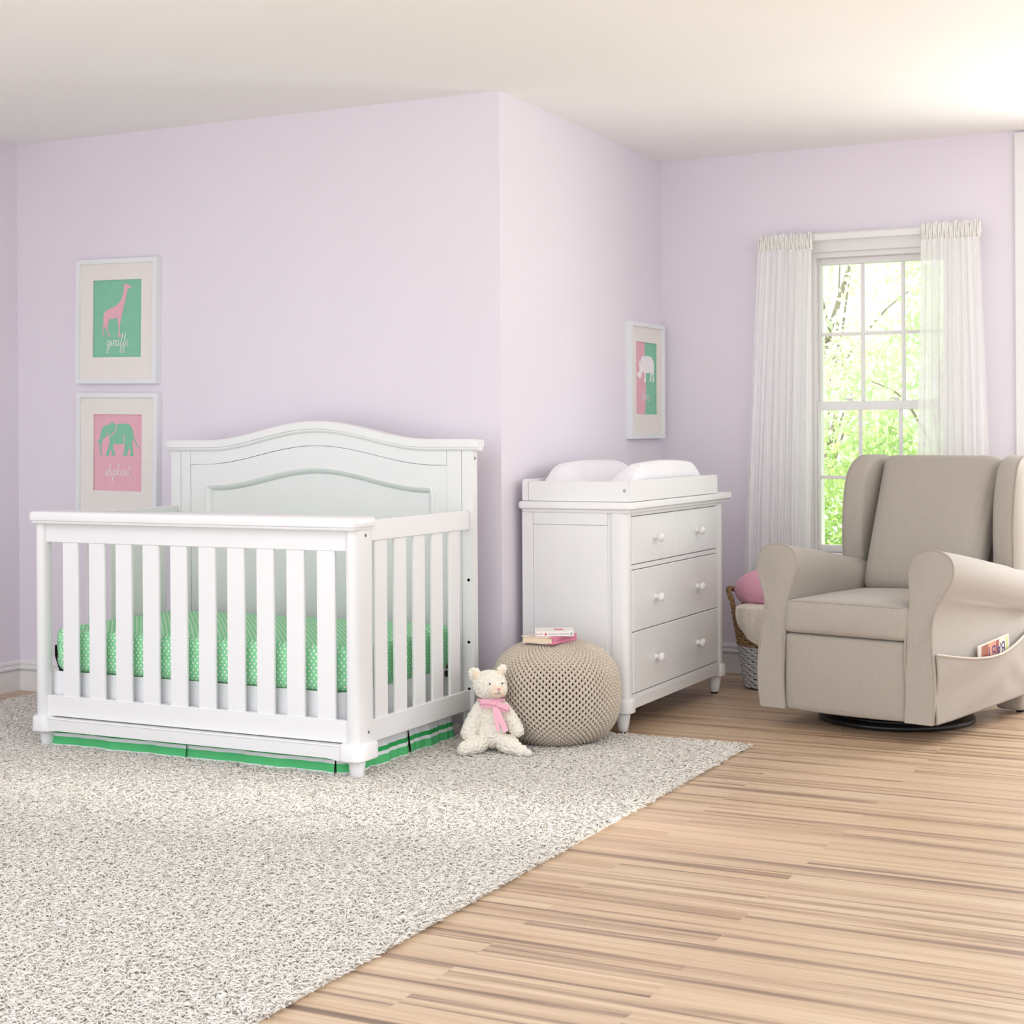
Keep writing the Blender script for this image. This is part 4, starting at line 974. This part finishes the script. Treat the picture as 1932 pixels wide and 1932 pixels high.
# rear glider foot seen under the flank
g = Geo(); g.rbox((0.300, 0.93, 0.062), (0.12, 0.10, 0.10), 0.02, 6); ap(g, 'rear_skirt')
g = Geo(); g.box(0.31, 0.34, 0.93, 0.96, 0.0, 0.02, 0.003); ap(g, 'rear_stop', BLACK)

# magazine in the pocket
MG = thing('magazine', 'colourful magazine tucked upside down in the armchair side pocket', 'magazine', tuple((Matrix.Translation((-1.645, 6.1695, 0)) @ Matrix.Rotation(A, 4, 'Z') @ Vector((0.3975, 0.352, 0.165)))), A, local=True)
def mk(g, name, m, par=MG): return g.build(name, m, par, False, off=(0, 0, 0))
tl = math.radians(4)
def mslab(y0, y1, z0, z1, x0, x1):
    f = lambda y, z: (y * math.cos(tl) - z * math.sin(tl) + 0.012, y * math.sin(tl) + z * math.cos(tl))
    g = Geo(); q = [f(y0, z0), f(y1, z0), f(y1, z1), f(y0, z1)]
    g.loft([[(x0, a, b) for a, b in q], [(x1, a, b) for a, b in q]]); return g
mk(mslab(0, 0.30, 0.075, 0.178, -0.003, 0.002), 'magazine_pages', PAGESW)
mcov = mk(mslab(0.004, 0.296, 0.075, 0.172, 0.002, 0.0024), 'cover_photo', MAGPHOTO)
rotT = Matrix.Translation((0.0026, 0.262, 0.152)) @ Matrix.Rotation(tl, 4, 'X') @ Matrix.Rotation(PI / 2, 4, 'Z') @ Matrix.Rotation(PI / 2, 4, 'X') @ Matrix.Rotation(PI, 4, 'Z')
text_geo('BABY', 0.075, PURPLE, 'masthead', mcov, rotT)

# ================================================================ shag rug
RX0, RX1, RY0, RY1 = -5.205, -1.905, 2.05, 5.780
rb = Geo().box(RX0, RX1, RY0, RY1, 0.0, 0.006, 0.002)
N = 330000
x = rng.uniform(RX0 - 0.004, RX1 + 0.004, N); y = rng.uniform(RY0 - 0.004, RY1 + 0.004, N)
ang = rng.uniform(0, 2 * PI, N); Ln = rng.uniform(0.013, 0.026, N); hgt = rng.uniform(0.006, 0.016, N); wid = rng.uniform(0.0016, 0.0026, N)
ts = np.array([0.0, 0.35, 0.7, 1.0]); nr = 4
cv = rng.uniform(-1.2, 1.2, N)
pos = np.zeros((N, nr, 3), np.float32)
for k, t in enumerate(ts):
    a2 = ang + cv * t; l = Ln * t
    pos[:, k, 0] = x + np.cos(a2) * l * (0.35 + 0.65 * t); pos[:, k, 1] = y + np.sin(a2) * l * (0.35 + 0.65 * t)
    pos[:, k, 2] = 0.003 + hgt * (math.sin(t * PI * 0.62) * 1.0)
tan = np.zeros_like(pos); tan[:, 1:-1] = pos[:, 2:] - pos[:, :-2]; tan[:, 0] = pos[:, 1] - pos[:, 0]; tan[:, -1] = pos[:, -1] - pos[:, -2]
tan /= np.linalg.norm(tan, axis=2, keepdims=True) + 1e-9
side = np.cross(tan, np.array([0, 0, 1], np.float32)); side /= np.linalg.norm(side, axis=2, keepdims=True) + 1e-9
upv = np.cross(side, tan)
sides = 3; vv = np.zeros((N, nr, sides, 3), np.float32)
rad = wid[:, None, None] * np.array([0.9, 1.0, 0.95, 0.6])[None, :, None]
for q in range(sides):
    a = 2 * PI * q / sides + PI / 2
    vv[:, :, q] = pos + rad * (math.cos(a) * side + math.sin(a) * upv)
vv = vv.reshape(-1, 3)
ff = []
bs = (np.arange(N) * nr * sides)[:, None]
for k in range(nr - 1):
    for q in range(sides):
        q2 = (q + 1) % sides; ff.append(bs + np.array([k * sides + q, k * sides + q2, (k + 1) * sides + q2, (k + 1) * sides + q]))
quads = np.concatenate(ff, axis=0).astype(np.int32)
tri = (bs + np.array([(nr - 1) * sides, (nr - 1) * sides + 1, (nr - 1) * sides + 2])).astype(np.int32)
bv = np.array(rb.v, np.float32); nb = len(bv)
bfaces = [np.array(f) for f in rb.f]
allv = np.concatenate([vv, bv]); o0 = len(vv)
loops = np.concatenate([quads.ravel(), tri.ravel()] + [f + o0 for f in bfaces]).astype(np.int32)
lt = np.concatenate([np.full(len(quads), 4), np.full(len(tri), 3), np.array([len(f) for f in bfaces])]).astype(np.int32)
ls = np.concatenate([[0], np.cumsum(lt)[:-1]]).astype(np.int32)
me = bpy.data.meshes.new('shag_rug'); me.vertices.add(len(allv)); me.vertices.foreach_set('co', allv.ravel())
me.loops.add(len(loops)); me.loops.foreach_set('vertex_index', loops); me.polygons.add(len(lt)); me.polygons.foreach_set('loop_start', ls); me.polygons.foreach_set('loop_total', lt)
me.polygons.foreach_set('use_smooth', np.concatenate([np.ones(len(quads) + len(tri), bool), np.zeros(len(bfaces), bool)]))
me.update(calc_edges=True); me.materials.append(RUG)
rug = bpy.data.objects.new('shag_rug', me); COL.objects.link(rug)
tag(rug, 'ivory shag rug lying under the crib, bear and pouf', 'rug')

# ================================================================ outside the window
struct(Geo().box(-14, 8, 7.80, 26, -0.65, -0.6, 0.001).build('ground', GRASS))
def tree(name, label, base, crowns, n, leaf, m, seed, size):
    root = thing(name, label, 'tree', base, group='trees and shrubs outside the window'); r = np.random.default_rng(seed)
    C = []; wts = np.array([c[3] * c[4] * c[5] for c in crowns]); idx = r.choice(len(crowns), n, p=wts / wts.sum())
    cs = np.array(crowns)[idx]
    d = r.normal(size=(n, 3)); d /= np.linalg.norm(d, axis=1, keepdims=True); rad = r.uniform(0.35, 1, n)[:, None] ** 0.6
    p = cs[:, :3] + d * rad * cs[:, 3:6]
    # clump
    p += 0.12 * np.sin(p[:, [1, 2, 0]] * 7 + seed)
    a = r.normal(size=(n, 3)); a /= np.linalg.norm(a, axis=1, keepdims=True); b = np.cross(a, r.normal(size=(n, 3))); b /= np.linalg.norm(b, axis=1, keepdims=True)
    s_ = r.uniform(0.6, 1.2, n)[:, None] * size
    cr = np.cross(a, b) * s_ * 0.12
    q = np.stack([p - a * s_, p + b * s_ * 0.45 + cr, p + a * s_, p - b * s_ * 0.45 + cr], 1).reshape(-1, 3)
    g = Geo(); g.v = [tuple(k) for k in q]; g.f = [(4 * i, 4 * i + 1, 4 * i + 2, 4 * i + 3) for i in range(n)]
    off = np.array(base); me = bpy.data.meshes.new('foliage'); me.from_pydata([tuple(np.array(v) - off) for v in g.v], [], g.f); me.materials.append(m)
    o = bpy.data.objects.new('foliage', me); COL.objects.link(o); o.parent = root
    g = Geo()
    top = np.mean(np.array(crowns)[:, :3], axis=0)
    g.tube(catmull([base, (base[0] + 0.05, base[1], (base[2] + top[2]) / 2), tuple(top)], 6), list(np.linspace(0.06, 0.02, 13)), 8)
    for k, c in enumerate(crowns):
        e = np.array(c[:3]); s0 = np.array(base) * 0.35 + top * 0.65
        for j in range(3):
            e2 = e + r.normal(size=3) * np.array(c[3:6]) * 0.45; g.tube(catmull([tuple(s0), tuple((s0 + e2) / 2 + (0, 0, 0.15)), tuple(e2)], 5), list(np.linspace(0.016, 0.004, 11)), 6)
    g.build('trunk', BARK, root, True, 60)
    return root
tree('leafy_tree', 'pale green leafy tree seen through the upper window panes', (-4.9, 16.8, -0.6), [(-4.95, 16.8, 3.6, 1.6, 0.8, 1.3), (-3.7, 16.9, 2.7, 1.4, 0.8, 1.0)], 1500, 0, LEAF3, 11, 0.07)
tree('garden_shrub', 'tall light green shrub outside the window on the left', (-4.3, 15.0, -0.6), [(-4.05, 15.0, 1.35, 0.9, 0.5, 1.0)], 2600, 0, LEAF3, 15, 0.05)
tree('leafy_tree', 'yellow-green tree with a slender branch at the right of the window panes', (-1.95, 13.7, -0.6), [(-2.3, 13.7, 2.7, 0.7, 0.4, 0.9), (-2.1, 13.7, 1.6, 0.8, 0.4, 0.7)], 1500, 0, LEAF1, 13, 0.040)
tree('leafy_tree', 'bright green tree seen through the lower window panes on the right', (-2.6, 12.4, -0.6), [(-2.7, 12.4, 1.35, 0.75, 0.45, 0.8), (-2.35, 12.4, 2.3, 0.55, 0.45, 0.7)], 3300, 0, LEAF1, 12, 0.042)
tree('garden_shrub', 'dense mid green shrub low outside the window', (-2.85, 11.0, -0.6), [(-2.85, 11.0, 0.60, 0.9, 0.5, 0.65), (-2.3, 11.0, 0.42, 0.8, 0.5, 0.52)], 7000, 0, LEAF2, 14, 0.038)

for o in bpy.data.objects:
    if '_local' in o.keys(): del o['_local']

# ================================================================ light and camera
w = bpy.data.worlds.new('world'); S.world = w; w.use_nodes = True; nt = w.node_tree; bg = nt.nodes['Background']
tc = nt.nodes.new('ShaderNodeTexCoord'); dp_ = nt.nodes.new('ShaderNodeVectorMath'); dp_.operation = 'DOT_PRODUCT'
kd = Vector((-0.42, -0.88, 0.22)).normalized(); dp_.inputs[1].default_value = kd
nt.links.new(tc.outputs['Generated'], dp_.inputs[0])
mr = nt.nodes.new('ShaderNodeMapRange'); mr.interpolation_type = 'SMOOTHSTEP'
mr.inputs['From Min'].default_value = -0.2; mr.inputs['From Max'].default_value = 1.0; mr.inputs['To Min'].default_value = 1.0; mr.inputs['To Max'].default_value = 1.85
nt.links.new(dp_.outputs['Value'], mr.inputs['Value']); nt.links.new(mr.outputs[0], bg.inputs[1])
bg.inputs[0].default_value = (0.95, 0.975, 1.0, 1)
def sun(name, direction, strength, angle, col):
    L = bpy.data.lights.new(name, 'SUN'); L.energy = strength; L.angle = math.radians(angle); L.color = col
    o = bpy.data.objects.new(name, L); COL.objects.link(o); o.rotation_euler = Vector(direction).to_track_quat('-Z', 'Y').to_euler(); o.location = (0, 0, 6); return o
sun('garden_sun', (0.15, -0.38, -1.0), 5.0, 2.0, (1.0, 0.97, 0.9))
def area_light(name, loc, to, sx, sy, energy, spread, col):
    L = bpy.data.lights.new(name, 'AREA'); L.shape = 'RECTANGLE'; L.size = sx; L.size_y = sy; L.energy = energy; L.spread = math.radians(spread); L.color = col
    o = bpy.data.objects.new(name, L); COL.objects.link(o); o.location = loc
    o.rotation_euler = (Vector(to) - Vector(loc)).to_track_quat('-Z', 'Y').to_euler(); return o
area_light('added_side_fill', (-0.2, 7.72, 1.32), (-0.2, 5.0, 1.32), 1.1, 1.35, 46, 170, (0.97, 0.98, 1.0))  # added fill lamp inside the added window, brightening drawers and chair flank
area_light('added_rug_beam', (1.9, 5.22, 0.95), (-3.1, 4.24, -0.05), 0.5, 0.5, 1.2, 7, (1.0, 0.96, 0.90))  # added area lamp out of view, standing in for assumed sunlight across the rug


H = 1.18; YAW = math.radians(26.5); RO = math.atan(0.0062)
fw = Vector((-math.sin(YAW), math.cos(YAW), 0)); rt = Vector((math.cos(YAW), math.sin(YAW), 0)); up = Vector((0, 0, 1))
ci = rt * math.cos(RO) - up * math.sin(RO); cj = rt * math.sin(RO) + up * math.cos(RO)
cam = bpy.data.cameras.new('camera'); co = bpy.data.objects.new('camera', cam); COL.objects.link(co)
M = Matrix.Identity(4)
for r in range(3): M[r][0] = ci[r]; M[r][1] = cj[r]; M[r][2] = -fw[r]
M[0][3], M[1][3], M[2][3] = 0, 0, H
co.matrix_world = M
cam.sensor_width = 36; cam.lens = 3034 / 1932 * 36; cam.shift_y = -(966 - 820) / 1932; cam.clip_start = 0.05
S.camera = co
S.view_settings.view_transform = 'Standard'; S.view_settings.look = 'None'; S.view_settings.gamma = 1; S.view_settings.exposure = 0.31
S.view_settings.use_curve_mapping = False
S.cycles.max_bounces = 10; S.cycles.transparent_max_bounces = 16; S.cycles.use_denoising = True
